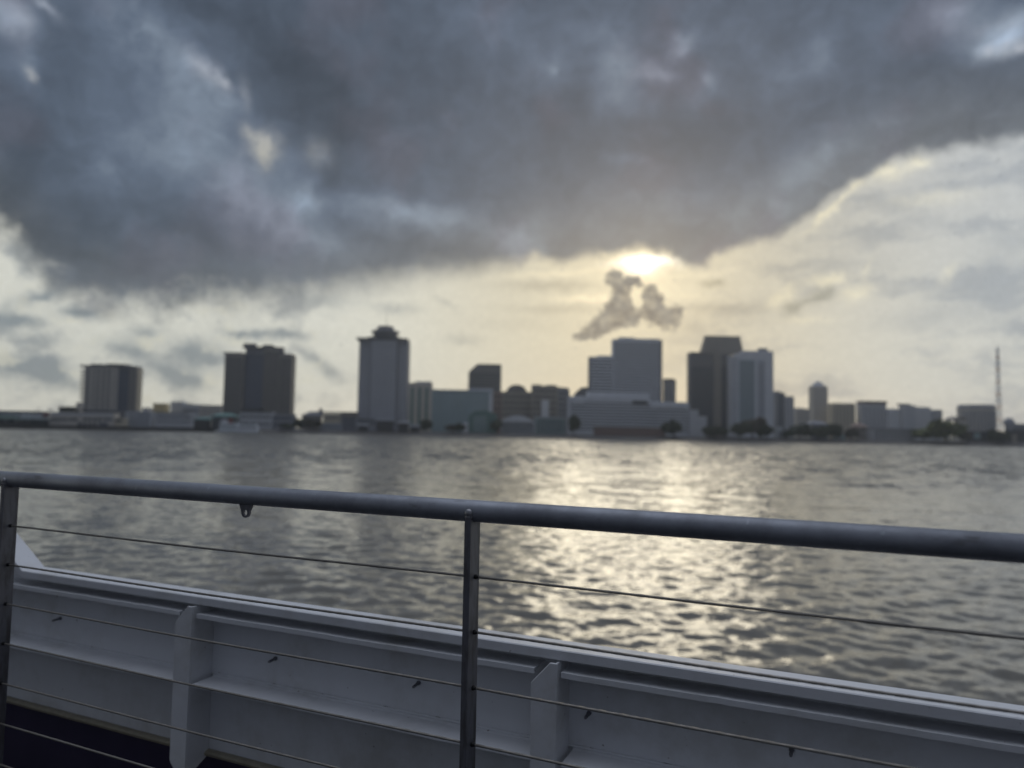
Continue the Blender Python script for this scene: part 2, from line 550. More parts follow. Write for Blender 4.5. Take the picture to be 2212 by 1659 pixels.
    stops = stops + 1.25 * total(warp(p0, 0.5, 1.7, 5, 91.0), [
        (1180, 150, 50, 50, 0, .3), (1330, 140, 46, 50, 0, .55), (1290, 70, 90, 40, 0, .25), (1345, 215, 60, 36, 0, .3), (1245, 205, 40, 36, 0, -.2), (1192, 158, 14, 12, 40, .35),
        (1475, 98, 36, 22, 20, .55), (1425, 160, 50, 18, -15, .45), (1532, 172, 14, 30, 10, .5), (1510, 215, 40, 30, 0, .2), (1768, 125, 40, 44, 0, .4), (1690, 165, 36, 30, 0, .25), (1690, 90, 36, 34, 0, -.15),
        (2060, 30, 90, 50, 0, .55), (2180, 70, 90, 40, 10, .9), (1900, 40, 110, 50, 0, .12), (2000, 150, 110, 40, 0, -.15), (1600, 260, 160, 60, 0, -.1), (1420, 300, 120, 50, 0, -.18), (1200, 300, 120, 80, 0, -.1),
        (1360, 345, 60, 12, -8, .18), (1720, 395, 110, 50, 35, .3), (1820, 300, 90, 50, 25, .2), (1520, 440, 120, 50, 0, .15), (1300, 470, 90, 36, 0, .1), (1850, 230, 140, 40, 0, -.1)])
    lit_edge = N.step(edge, 7.0, 0.2)
    fbm = N.noise(pm, 0.17, 7, 0.58) - 0.5
    fine = N.noise(N.vmath('MULTIPLY', pm, (1.0, 1.3, 1.0)), 0.55, 6, 0.62) - 0.5
    stops = stops * 1.6 + fbm * 1.0 + fine * 1.25 + lit_edge * 0.42 + N.step(az, -4, 12) * 0.06 - 0.10
    deck = N.mix(lit_edge * 0.9, lin(80, 91, 107), lin(89, 93, 98))
    deck = N.mix(N.step(stops, 0.25, 1.0) * 0.5, deck, lin(88, 96, 104))
    deck = N.mix(N.step(N.noise(p0, .12, 3, .5), .5, .66) * 0.5, deck, lin(92, 91, 103))
    deck = N.vmath('SCALE', deck, scale=(stops * 0.693).exp())
    # warm light soaking through just above the sun
    soak = (dsun * -0.2).exp()
    deck = N.vmath('ADD', deck, N.vmath('SCALE', N.vec(1.0, .86, .66), scale=soak * 0.025))
    # rents in the deck
    gaps = total(p1, [(440, 148, 40, 18, -35, .8), (480, 170, 26, 11, -38, 1.0), (574, 315, 27, 26, 25, 1.5), (572, 345, 15, 22, 10, .9), (545, 290, 24, 14, -30, .8), (530, 205, 12, 32, 10, .35),
                      (66, 160, 9, 13, 35, 1.2), (100, 12, 36, 12, -35, .8), (30, 30, 50, 36, -30, .5),
                      (2132, 112, 20, 14, 15, 1.2), (2190, 104, 38, 15, 0, 1.1), (2175, 55, 70, 20, 0, .5), (1095, 575, 40, 14, 0, .4),
                      (690, 330, 30, 30, 0, .3)])
    gaps = (gaps * (N.noise(p0, .8, 7, .64) * 2.4 - 0.45)).clamp() * 0.8
    rent = N.mix(N.step(el, 26, 18), lin(178, 186, 200), lin(190, 186, 172))
    deck = N.mix(gaps, deck, rent)
    front_sky = mixsh(dens, bgr(back), bgr(deck))
    # unseen sky shaped to light boat and city: brightened overhead, darkened astern
    over = N.mix(N.noise(D, 3.0, 5), lin(196, 206, 226), lin(232, 238, 250))
    front_sky = mixsh(N.step(el, 40.0, 64.0), front_sky, bgr(over, 1.55))
    astern = N.mix(N.noise(D, 2.5, 5), lin(70, 74, 86), lin(108, 113, 126))
    astern = N.mix(N.step(el, 50.0, 80.0), astern, N.vmath('SCALE', over, scale=1.55))
    clouds = mixsh(N.step(dy, -0.35, 0.35), bgr(astern), front_sky)
    final = mixsh(0.94, bgr(N(sky.outputs[0]), 0.1), clouds)
    N.tree.links.new(final, out.inputs['Surface'])
    w.cycles.sampling_method = 'MANUAL'
    w.cycles.sample_map_resolution = 1024


build_world()
sun_d = bpy.data.lights.new('sun', 'SUN')
sun_d.energy = 0.5
sun_d.angle = R(17)
sun_d.color = (.38, .34, .26)       # what the veil of cloud lets through
sun = bpy.data.objects.new('sun', sun_d)
COL.objects.link(sun)
sun.location = (0, 0, 60)
sun.rotation_euler = (-sd).to_track_quat('-Z', 'Y').to_euler()

# ------------------------------------------------------------------ the ferry's side: local axes s (along the rail), t (outboard), z
TH = -math.atan(0.42)
TB = -math.atan(0.455)                     # the bulwark flares a little from the rail
DECK = EYE - 1.28


def build_railing():
    T0, ZR, RR = 1.7745, EYE - 0.2145, 0.029
    root = thing('railing', 'grey metal handrail on flat bar posts strung with twisted wire cables', 'railing', (0, 0, DECK), TB)
    zr = ZR - DECK
    S0, S1 = -6.0, 3.4
    MB().tube((S0, T0, zr), (S1, T0, zr), RR, n=40).build('handrail', M['rail'], root, smooth=True).data.polygons
    posts = [-4.81, -2.8635, -0.9135, 1.04, 2.99]
    zc = [zr - 0.172 - 0.1435 * i for i in range(7)]
    t0, t1 = T0 - 0.033, T0 + 0.024
    pm = MB()
    w = 0.0095
    # bar notched under the pipe, its inboard edge carried up to a rounded tip
    prof = [(t0, 0), (t1, 0), (t1, zr - 0.02), (T0 + 0.012, zr - 0.026), (T0, zr - 0.028), (T0 - 0.016, zr - 0.023), (T0 - 0.026, zr - 0.010),
            (T0 - 0.027, zr + 0.001), (t0 + 0.001, zr - 0.001), (t0, zr - 0.008)]
    pm.prism(prof, 'x', -w, w)
    pme = None
    wm = MB(); wm.ball((0, T0 - 0.0275, zr - 0.004), 0.0125, 0.009, 0.012, 12, 8)
    wm.ball((0.0, T0 - 0.028, zr - 0.013), 0.0118, 0.007, 0.008, 10, 6)
    gm = MB()
    gm.tube((-w - 0.004, T0 - 0.002, 0), (w + 0.004, T0 - 0.002, 0), 0.0065, 0.0065, 12)
    gm.tube((w + 0.004, T0 - 0.002, 0), (w + 0.011, T0 - 0.002, 0), 0.0055, 0.0035, 12)
    wme = gme = None
    for s in posts:
        if pme is None:
            po = pm.build('post', M['post'], root, loc=(s, 0, 0)); pme = po.data
            soften(po, 0.002)
            wo = wm.build('weld_bead', M['weld'], po, smooth=True); wme = wo.data
        else:
            po = put('post', pme, root, (s, 0, 0)); soften(po, 0.002)
            put('weld_bead', wme, po, (0, 0, 0))
        for z in zc:
            if gme is None:
                go = gm.build('grommet', M['rubber'], po, smooth=False, loc=(0, 0, z)); gme = go.data
            else:
                put('grommet', gme, po, (0, 0, z))
    # twisted cables: six lobes winding round each wire
    rad, pitch, step, nr = 0.0031, 0.055, 0.005, 18
    ns = int((S1 - S0) / step)
    ss = np.linspace(S0, S1, ns)
    ang = np.linspace(0, 2 * np.pi, nr, endpoint=False)
    A = ang[None, :]
    rr = rad * (1 + 0.16 * np.cos(6 * (A + 2 * np.pi * ss[:, None] / (pitch * 6) * 6 / 6)))
    for k, z in enumerate(zc):
        sag = 0.0035 * np.sin((ss + 0.9135) / 1.95 * np.pi) ** 2
        co = np.zeros((ns, nr, 3))
        co[..., 0] = ss[:, None]
        co[..., 1] = T0 - 0.002 + rr * np.cos(A)
        co[..., 2] = z - sag[:, None] + rr * np.sin(A)
        i = np.arange(ns - 1)[:, None] * nr; j = np.arange(nr)[None, :]; j2 = (j + 1) % nr
        F = np.stack([i + j, i + nr + j, i + nr + j2, i + j2], -1).reshape(-1, 4)
        me = bpy.data.meshes.new('cable')
        me.from_pydata(co.reshape(-1, 3).tolist(), [], F.tolist())
        me.polygons.foreach_set('use_smooth', [True] * len(me.polygons))
        me.materials.append(M['cable'])
        put('cable', me, root, (0, 0, 0))
    # pad eye under the rail
    n = 28
    out, hole = [], []
    top = -0.024
    for i in range(n):
        a = 2 * math.pi * i / n - math.pi / 2
        ca, sa = math.cos(a), math.sin(a)
        if sa < 0.2:
            out.append((0.0165 * ca, -0.052 + 0.0165 * sa))
        else:
            k = (sa - 0.2) / 0.8
            out.append(((0.0165 + 0.009 * min(1, k * 2.2)) * (1 if ca > 0 else -1) * min(1, abs(ca) / 0.55), -0.052 + 0.0033 + (top + 0.0487) * min(1, k * 1.5)))
        hole.append((0.0085 * ca, -0.053 + 0.0095 * sa))
    lug = MB()
    vs = []
    for t in (-0.004, 0.004):
        vs += [(p[0], T0 + t, zr + p[1]) for p in out] + [(p[0], T0 + t, zr + p[1]) for p in hole]
    fs = []
    for i in range(n):
        k = (i + 1) % n
        fs += [(i, k, n + k, n + i), (2 * n + k, 2 * n + i, 3 * n + i, 3 * n + k), (k, i, 2 * n + i, 2 * n + k), (n + i, n + k, 3 * n + k, 3 * n + i)]
    lug.add(vs, fs)
    lug.build('pad_eye', M['post'], root, loc=(-1.707, 0, 0))
    return root


def jag(n, a):
    return [random.uniform(-a, a) for _ in range(n)]


def build_bulwark():
    ZB = EYE - 3.2
    root = thing('bulwark', 'white painted steel bulwark with a flat cap and welded stiffeners beyond the railing', 'bulwark', (0, 0, ZB), TB)
    E = 3.2                                   # eye height above the root
    zcap, zb = E - 0.667, E - 1.287
    TP, TL = 2.266, 2.175                     # inner face of the plate, inboard lip of the cap
    S0, SR, S1 = -7.0, -3.40, 3.6
    RISE, RUN = 0.17, 0.26
    # plate with the raised run at the port end
    plate = MB()
    prof = [(S0, zb), (S1, zb), (S1, zcap - 0.006), (SR, zcap - 0.006), (SR - RUN, zcap + RISE - 0.006), (S0, zcap + RISE - 0.006)]
    plate.prism(prof, 'y', TP, TP + 0.008)
    plate.build('plate', M['paint'], root)

    def ribbon(path, sect):
        """sweep a (t,z) section along an s,z path"""
        mb = MB(); n = len(sect); vs = []
        for s, z in path: vs += [(s, t, z + dz) for t, dz in sect]
        fs = []
        for j in range(len(path) - 1):
            for i in range(n):
                k = (i + 1) % n
                fs.append((j * n + i, (j + 1) * n + i, (j + 1) * n + k, j * n + k))
        fs += [tuple(range(n)), tuple(range((len(path) - 1) * n, len(path) * n))[::-1]]
        return mb.add(vs, fs)

    # the cap: flat plate, folded lip on the inboard side
    cap = ribbon([(S0, zcap + RISE), (SR - RUN, zcap + RISE), (SR, zcap), (S1, zcap)],
                 [(TL, -0.030), (TL, -0.003), (TL + .003, 0), (TP + 0.012, 0), (TP + 0.012, -0.008), (TL + 0.008, -0.008), (TL + 0.008, -0.030)])
    cap.build('cap', M['paint'], root)
    # stiffeners run between the brackets, their fillet welds a little uneven
    def wavy(s0, s1, z, sect, name):
        n = max(2, int((s1 - s0) / 0.05))
        zs = jag(n + 1, 0.0009)
        return ribbon([(s0 + (s1 - s0) * i / n, z + zs[i]) for i in range(n + 1)], sect).build(name, M['paint'], root)

    br = [-5.42, -3.89, -2.366, -0.855, 0.67, 2.195]
    edges = [S0] + br + [S1]
    for a, b in zip(edges[:-1], edges[1:]):
        a2, b2 = a + 0.05, b - 0.038
        wavy(a2, b2, E - 0.731, [(TP - 0.100, 0), (TP - 0.100, -0.016), (TP - 0.094, -0.016), (TP - 0.094, -0.007), (TP, -0.007), (TP, 0.004), (TP - 0.01, 0.0)], 'stiffener')
        wavy(a2 + 0.01, b2, E - 0.992, [(TP - 0.118, 0), (TP - 0.118, -0.008), (TP, -0.008), (TP, 0.010), (TP - 0.014, 0.002)], 'stiffener')
    ribbon([(S0 + 0.15 * i, zb + random.uniform(-.0015, .0015)) for i in range(int((S1 - S0) / .15))],
           [(TP - 0.020, -0.010), (TP - 0.024, 0.0), (TP - 0.018, 0.008), (TP, 0.010), (TP + .01, 0.008), (TP + 0.01, -0.010)]).build('edge_bar', M['edgebar'], root)
    # brackets: a web standing off the plate with a flange folded over it
    webp = [(TP, zcap - 0.012), (TL + 0.012, zcap - 0.012), (TL + 0.012, zcap - 0.037), (TP - 0.108, zcap - 0.035), (TP - 0.108, zb - 0.055), (TP - 0.098, zb - 0.064), (TP, zb - 0.012)]
    bw = MB().prism(webp, 'x', 0.035, 0.043)
    fl = MB()
    zt, zz = zcap - 0.034, zb - 0.062
    flp = [(-0.042, zt - 0.068), (-0.041, zb - 0.004), (-0.034, zb - 0.018), (0.012, zz), (0.043, zz - 0.004), (0.043, zt - 0.001), (0.020, zt - 0.001)]
    fl.prism(flp, 'y', TP - 0.116, TP - 0.108)
    fo = so = None
    for s in br:
        if fo is None:
            fo = fl.build('bracket', M['paint'], root, loc=(s, 0, 0)); soften(fo, 0.0025, 2)
            so = bw.build('web', M['paint'], fo); soften(so, 0.003)
        else:
            q = put('bracket', fo.data, root, (s, 0, 0)); soften(q, 0.0025, 2)
            soften(put('web', so.data, q, (0, 0, 0)), 0.003)
    # chipped and cracked paint along the fillet welds
    def chip(s0, s1, t, z, h, name='paint_chip'):
        n = max(3, int((s1 - s0) / 0.012))
        up = [(s0 + (s1 - s0) * i / n, t, z + h * random.uniform(.25, 1) * math.sin(math.pi * min(max(i / n, .06), .94))) for i in range(n + 1)]
        dn = [(p[0], t, z - h * random.uniform(.2, .8) * math.sin(math.pi * min(max(i / n, .06), .94))) for i, p in enumerate(up)]
        MB().add(up + dn, [(i, n + 1 + i, n + 2 + i, i + 1) for i in range(n)]).build(name, M['chip'], root, fix=False)

    for s0, s1 in ((-2.24, -2.19), (-2.02, -1.80), (-1.66, -1.62), (-1.52, -1.30), (-1.18, -1.10), (-.74, -.60), (-.30, -.12), (.1, .4), (-3.2, -3.05), (-2.9, -2.86)):
        chip(s0, s1, TP - 0.0012, E - 0.731 + 0.007, 0.0035)
    for s0, s1 in ((-2.30, -2.26), (-2.02, -1.99), (-1.80, -1.74), (-1.52, -1.46), (-1.31, -1.24), (-.78, -.70), (-.52, -.47), (-3.1, -2.98), (-2.75, -2.70)):
        chip(s0, s1, TP - 0.0012, E - 0.992 + 0.012, 0.004)
    for s, z0_, z1_ in ((-2.355, .80, .90), (-2.35, 1.04, 1.16), (-.84, .79, .86)):
        up = [(s + random.uniform(-.0012, .0012) + .0035 * i / 9, TP - 0.0012, E - z0_ - (z1_ - z0_) * i / 9) for i in range(10)]
        MB().add(up + [(p[0] + random.uniform(.0012, .0035), p[1], p[2]) for p in up], [(i, i + 1, i + 11, i + 10) for i in range(9)]).build('paint_crack', M['chip'], root, fix=False)
    # fillet welds where the stiffeners meet the plate
    for zz_ in (E - 0.731 + 0.004, E - 0.992 + 0.009):
        n = 700
        path = [(S0 + (S1 - S0) * i / n, zz_ + random.uniform(-.0012, .0012)) for i in range(n + 1)]
        ribbon(path, [(TP - 0.006, -0.003), (TP - 0.004, 0.004), (TP + 0.001, 0.006), (TP + 0.001, -0.003)]).build('weld_seam', M['paint'], root, smooth=True)
    # studs
    sm = MB(); sm.tube((0, TP + 0.002, 0), (0, TP - 0.036, -0.003), 0.0050, 0.0050, 12)
    sm.tube((0, TP + 0.001, 0), (0, TP - 0.008, 0), 0.0078, 0.0078, 6)
    tm = MB(); tm.tube((0, TP - 0.0361, -0.003), (0, TP - 0.041, -0.0034), 0.0050, 0.0032, 12)
    so = None
    for X, z in ((-2.05, .88), (-.914, .882), (-.335, .876), (.228, .873), (.767, .872), (1.33, .872)):
        Yd = 2.49 - 0.455 * X
        s = X * math.cos(TB) + Yd * math.sin(TB) + 0.035
        if min(abs(s - b) for b in br) < 0.09: continue
        if so is None:
            so = sm.build('stud', M['post'], root, loc=(s, 0, E - z)); to = tm.build('stud_tip', M['weld'], so)
        else:
            q = put('stud', so.data, root, (s, 0, E - z)); put('stud_tip', to.data, q, (0, 0, 0))
    # black hull side below the white plate, seen through the slot under it
    MB().box(S0, S1, TP + 0.05, TP + 0.062, -2.9, zb - 0.02).build('hull_side', M['black_paint'], root)
    MB().box(S0, S1, TP + 0.009, TP + 0.05, zb - 0.03, zb - 0.021).build('hull_ledge', M['black_paint'], root)
    return root


build_railing()
build_bulwark()
dk = MB().box(-9, 6, -5.0, 1.87, -0.12, 0).build('deck', M['deckdark'], None, loc=(0, 0, DECK))
dk.rotation_euler = (0, 0, TH); tag(dk, kind='structure')
dk = MB().box(-9, 6, 1.2, 2.34, -0.08, 0).build('lower_deck', M['black_paint'], None, loc=(0, 0, EYE - 3.05))
dk.rotation_euler = (0, 0, TH); tag(dk, kind='structure')

# ------------------------------------------------------------------ river
def build_water():
    th = np.concatenate([np.arange(-46, 46, 0.095), np.arange(46, 314, 4.0)])
    th = np.radians(th)
    r = [0.0]
    rr_ = 6.0
    while rr_ < 760:
        r.append(rr_); rr_ += min(rr_ * 0.0064, 1.45)
    r = np.array(r[1:] + [760, 900, 1250, 1750])
    TT, RRr = np.meshgrid(th, r)
    X, Y = RRr * np.sin(TT), RRr * np.cos(TT)
    Z = np.zeros_like(X)
    cell = np.minimum(RRr * 0.0064, 1.45)
    g = np.random.default_rng(3)
    for i in range(72):
        lam = 0.24 * (2.2 / 0.24) ** g.random()
        d = math.radians(g.normal(80, 48))
        k = 2 * np.pi / lam
        amp = 0.0035 * lam
        ph = g.random() * 6.283
        fade = np.clip(lam / (3.0 * cell) - 0.6, 0, 1)
        a = k * (X * math.cos(d) + Y * math.sin(d)) + ph
        Z += amp * fade * (np.sin(a) + 0.22 * np.cos(2 * a))
    # longer chop out in the stream
    out = np.clip((RRr - 45) / 130, 0, 1)
    for i in range(44):
        lam = 4.5 * (15 / 4.5) ** g.random()
        d = math.radians(g.normal(84, 30))
        k = 2 * np.pi / lam
        a = k * (X * math.cos(d) + Y * math.sin(d)) + g.random() * 6.283
        Z += out * 0.0040 * lam * (np.sin(a) + 0.3 * np.cos(2 * a))
    front = np.abs(np.where(TT > np.pi, TT - 2 * np.pi, TT)) < R(46.2)
    Z *= front
    nr, nt = X.shape
    co = np.stack([X, Y, Z], -1).reshape(-1, 3)
    co = np.vstack([co, [[0, 0, 0]]])
    i = np.arange(nr - 1)[:, None] * nt; j = np.arange(nt)[None, :]; j2 = (j + 1) % nt
    F = np.stack([i + j, i + j2, i + nt + j2, i + nt + j], -1).reshape(-1, 4)
    me = bpy.data.meshes.new('water')
    nq = len(F)
    tri = np.stack([np.full(nt, nr * nt), np.arange(nt), (np.arange(nt) + 1) % nt], -1)[:, ::-1]
    me.vertices.add(len(co)); me.vertices.foreach_set('co', co.ravel())
    me.loops.add(nq * 4 + nt * 3)
    # faces wound so that they look up
    li = np.concatenate([F[:, ::-1].ravel(), tri[:, ::-1].ravel()])
    me.loops.foreach_set('vertex_index', li.astype(np.int32))
    me.polygons.add(nq + nt)
    ls = np.concatenate([np.arange(nq) * 4, nq * 4 + np.arange(nt) * 3])
    me.polygons.foreach_set('loop_start', ls.astype(np.int32))
    me.polygons.foreach_set('use_smooth', np.ones(nq + nt, bool))
    me.update(calc_edges=True); me.validate()
    if me.polygons[0].normal.z < 0: me.flip_normals()
    me.materials.append(M['water'])
    o = bpy.data.objects.new('water', me); COL.objects.link(o)
    tag(o, kind='structure')


build_water()

# ------------------------------------------------------------------ the far bank
BANK = 686.0
ZG = 3.6


def bank_mesh():
    mb = MB()
    n = 160
    xs = np.linspace(-1500, 1500, n)
    rows = [(0, -3.0), (1.2, 0.0), (6, 1.5), (12, 2.6), (16, ZG)]
    vs = []
    for k, (dy, z) in enumerate(rows):
        for x in xs:
            j = random.uniform(-1, 1)
            vs.append((x, BANK + dy + j * (0.9 if k else 0.4), z + (j * 0.25 if 0 < k < 4 else 0)))
    fs = [(a * n + i, a * n + i + 1, (a + 1) * n + i + 1, (a + 1) * n + i) for a in range(len(rows) - 1) for i in range(n - 1)]
    return mb.add(vs, fs)


tag(bank_mesh().build('riverbank', M['rock'], None), kind='structure')
g = MB().add([(-1500, BANK + 16, ZG), (1500, BANK + 16, ZG), (1500, 1760, ZG), (-1500, 1760, ZG)], [(0, 1, 2, 3)])
tag(g.build('ground', M['land'], None), kind='structure')


class Bld:
    """a building seen across the river; pixel extents give its real width and height at its own distance"""
    def __init__(s, name, label, cat, x0, x1, Y, group=None):
        s.Y = Y
        s.x0, s.x1 = x0, x1
        xa, xb = at(x0, 930, Y)[0], at(x1, 930, Y)[0]
        s.cx = (xa + xb) / 2
        s.root = thing(name, label, cat, (s.cx, Y, ZG), 0, group)

    def X(s, x, y=900): return at(x, y, s.Y)[0] - s.cx

    def Z(s, y, x): return at(x, y, s.Y)[1] - ZG

    def box(s, part, mat, x0, x1, yt, d=22, y0=0.0, yb=None, parent=None, label=None):
        """x0,x1,yt in photo pixels; d depth; y0 set-back of the front face; yb bottom pixel"""
        d *= 0.5 if d > 3 else 1.0
        # the far edge of a flank is what shows towards the middle of the view
        if d > 3 and x1 < 1106 and x1 >= s.x1 - 4: x1 -= (1106 - x1) * d / (s.Y + d)
        if d > 3 and x0 > 1106 and x0 <= s.x0 + 4: x0 += (x0 - 1106) * d / (s.Y + d)
        xm = (x0 + x1) / 2
        z1 = s.Z(yt, xm)
        z0 = 0.0 if yb is None else s.Z(yb, xm)
        ref = (yt + (yb or 925)) / 2
        X0, X1 = s.X(x0, ref), s.X(x1, ref)
        o = MB().box(X0, X1, y0, y0 + d, z0, z1).build(part, M[mat], parent or s.root)
        if label: o['label'] = label
        s.last = (X0, X1, y0, z0, z1)
        return o

    def mesh(s, part, mat, mb, parent=None, smooth=False):
        return mb.build(part, M[mat], parent or s.root, smooth=smooth)

    def strips(s, n, mat='glass', fill=.5, m=(.03, .03, .04, .06), part='window_strip', parent=None, proud=.18):
        X0, X1, y, z0, z1 = s.last
        W, H = X1 - X0, z1 - z0
        a, b = X0 + W * m[0], X1 - W * m[1]
        c, e = z0 + H * m[3], z1 - H * m[2]
        p = (b - a) / n
        me = None
        for i in range(n):
            x = a + p * (i + .5)
            if me is None:
                me = MB().box(-p * fill / 2, p * fill / 2, y - proud, y + .1, c, e).build(part, M[mat], parent or s.root, loc=(x, 0, 0)).data
            else:
                put(part, me, parent or s.root, (x, 0, 0))

    def bands(s, n, mat='glass', fill=.5, m=(.03, .03, .04, .06), part='window_band', parent=None, proud=.18):
        X0, X1, y, z0, z1 = s.last
        W, H = X1 - X0, z1 - z0
        a, b = X0 + W * m[0], X1 - W * m[1]
        c, e = z0 + H * m[3], z1 - H * m[2]
        p = (e - c) / n
        me = None
        for i in range(n):
            z = c + p * (i + .5)
            if me is None:
                me = MB().box(a, b, y - proud, y + .1, -p * fill / 2, p * fill / 2).build(part, M[mat], parent or s.root, loc=(0, 0, z)).data
            else:
                put(part, me, parent or s.root, (0, 0, z))

    def grid(s, nx, nz, mat='glass', fx=.55, fz=.5, m=(.04, .04, .05, .08), part='window', parent=None, proud=.18, skip=()):
        X0, X1, y, z0, z1 = s.last
        W, H = X1 - X0, z1 - z0
        a, b = X0 + W * m[0], X1 - W * m[1]
        c, e = z0 + H * m[3], z1 - H * m[2]
        px, pz = (b - a) / nx, (e - c) / nz
        me = None
        for j in range(nz):
            for i in range(nx):
                if (i, j) in skip: continue
                q = (a + px * (i + .5), 0, c + pz * (j + .5))
                if me is None:
                    me = MB().box(-px * fx / 2, px * fx / 2, y - proud, y + .1, -pz * fz / 2, pz * fz / 2).build(part, M[mat], parent or s.root, loc=q).data
                else:
                    put(part, me, parent or s.root, q)

    def clutter(s, n, parent=None):
        """plant on the roof of the last box"""
        X0, X1, y, z0, z1 = s.last
        for i in range(n):
            w = (X1 - X0) * random.uniform(.06, .16)
            x = random.uniform(X0 + w, X1 - w)
            h = random.uniform(1.2, 3.2)
            MB().box(x - w / 2, x + w / 2, y + 4, y + 4 + w, z1, z1 + h).build('roof_unit', M['charcoal'], parent or s.root)


def hip(b, mat, x0, x1, ye, yt, d=18, y0=0, over=1.2, part='roof', ridge=.35):
    """hipped roof over the pixel range, eaves at ye, ridge at yt"""
    xm = (x0 + x1) / 2
    X0, X1 = b.X(x0, ye) - over, b.X(x1, ye) + over
    ze, zt = b.Z(ye, xm), b.Z(yt, xm)
    w = X1 - X0
    a, c = X0 + w * (.5 - ridge / 2), X0 + w * (.5 + ridge / 2)
    ym = y0 + d / 2
    vs = [(X0, y0 - over, ze), (X1, y0 - over, ze), (X1, y0 + d + over, ze), (X0, y0 + d + over, ze), (a, ym, zt), (c, ym, zt)]
    mb = MB().add(vs, [(0, 1, 5, 4), (1, 2, 5), (2, 3, 4, 5), (3, 0, 4), (3, 2, 1, 0)])
    return mb.build(part, M[mat], b.root)


# ---- wharf along the port side of the view
def build_wharf():
    xa, xb = at(-90, 930, 684)[0], at(470, 930, 684)[0]
    root = thing('wharf', 'long dark timber wharf on piles below the low riverside buildings', 'wharf', ((xa + xb) / 2, 684, 0))
    W = xb - xa
    MB().box(-W / 2, W / 2, -3, 22, 2.6, 3.5).build('deck', M['timber'], root)
    MB().box(-W / 2, W / 2, -3.3, -2.9, 2.1, 3.62).build('fender_beam', M['timber'], root)
    me = None
    n = 64
    for i in range(n):
        x = -W / 2 + W * (i + .5) / n
        if me is None:
            me = MB().tube((0, -2.4, -3), (0, -2.4, 2.7), .42, .42, 8).build('pile', M['timber'], root, loc=(x, 0, 0)).data
        else:
            put('pile', me, root, (x, 0, 0))
    MB().box(-W / 2, W / 2, 3.0, 3.4, -3, 2.6).build('back_wall', M['dark'], root)


build_wharf()

# ---- the riverside shopping building with its sign
b = Bld('shopping_mall', 'low riverside mall with a big lettered sign and a pale arched awning', 'mall', -120, 107, 694)
b.box('wall', 'grey', -120, 107, 890.5, 20, yb=904)
b.box('roof', 'charcoal', -120, 108, 886.5, 22, y0=-.8, yb=890.5)
b.box('column_row', 'dark', -120, 107, 904, 14, y0=5)
b.box('signboard', 'white_wall', -70, 70, 890.8, .5, y0=-.7, yb=903.5)
sb_par = bpy.data.objects[-1] if False else b.root
# lettering
tc = bpy.data.curves.new('sign_text', 'FONT')
tc.body = 'RIVERWALK'
tc.size = 5.6; tc.extrude = .06; tc.offset = .09; tc.space_character = 1.0
to = bpy.data.objects.new('sign_text', tc); COL.objects.link(to)
bpy.context.view_layer.update()
dg = bpy.context.evaluated_depsgraph_get()
tm_ = bpy.data.meshes.new_from_object(to.evaluated_get(dg))
bpy.data.objects.remove(to)
xs_ = [v.co.x for v in tm_.vertices]; ys_ = [v.co.y for v in tm_.vertices]
X0, X1 = b.X(-22, 897), b.X(48, 897)
zb_, zt_ = b.Z(902, 20), b.Z(891.6, 20)
for v in tm_.vertices:
    fx = (v.co.x - min(xs_)) / (max(xs_) - min(xs_)); fz = (v.co.y - min(ys_)) / (max(ys_) - min(ys_))
    v.co = Vector((X0 + fx * (X1 - X0), -.78 - v.co.z, zb_ + fz * (zt_ - zb_)))
tm_.materials.clear(); tm_.materials.append(M['lettering'])
put('lettering', tm_, b.root, (0, 0, 0))
aw = MB(); vs = []; nseg = 16
for i in range(nseg + 1):
    f = i / nseg
    x = -46 + 92 * f
    yy = 904 - 6.8 * math.sin(math.pi * f) ** .8
    for dy in (-4.5, 0):
        vs += [(b.X(x, 900), dy, b.Z(904.4, x)), (b.X(x, 900), dy, b.Z(yy, x))]
fs = []
for i in range(nseg):
    a = i * 4; c = a + 4
    fs += [(a, c, c + 1, a + 1), (a + 2, a + 3, c + 3, c + 2), (a + 1, c + 1, c + 3, a + 3), (a, a + 2, c + 2, c)]
b.mesh('awning', 'awning', aw.add(vs, fs))
b.box('awning_edge', 'green_roof', -120, 107, 904.2, 5.5, y0=-4.0, yb=906)
me = None
for i in range(26):
    x = -115 + 220 * i / 25
    q = (b.X(x, 910), -3.5, 0)
    if me is None: me = MB().box(-.3, .3, 0, .6, 0, b.Z(906, x)).build('column', M['timber'], b.root, loc=q).data
    else: put('column', me, b.root, q)
for x0, x1, mt in ((3, 7, 'white_wall'), (26, 30, 'pale'), (36, 40, 'pale'), (44, 47, 'grey'), (52, 57, 'grey')):
    b.box('shop_window', mt, x0, x1, 906.8, .4, y0=4.5, yb=912)
b.box('mural', 'red', 93, 106, 893.5, .3, y0=-.35, yb=898)
b.box('mural', 'dark', 91, 106, 898.1, .3, y0=-.35, yb=902)
b.box('roof_unit', 'charcoal', 95, 103, 884.2, 5, y0=6, yb=886.5)
b.box('antenna', 'charcoal', 74, 74.6, 879, .5, y0=6, yb=886.5)

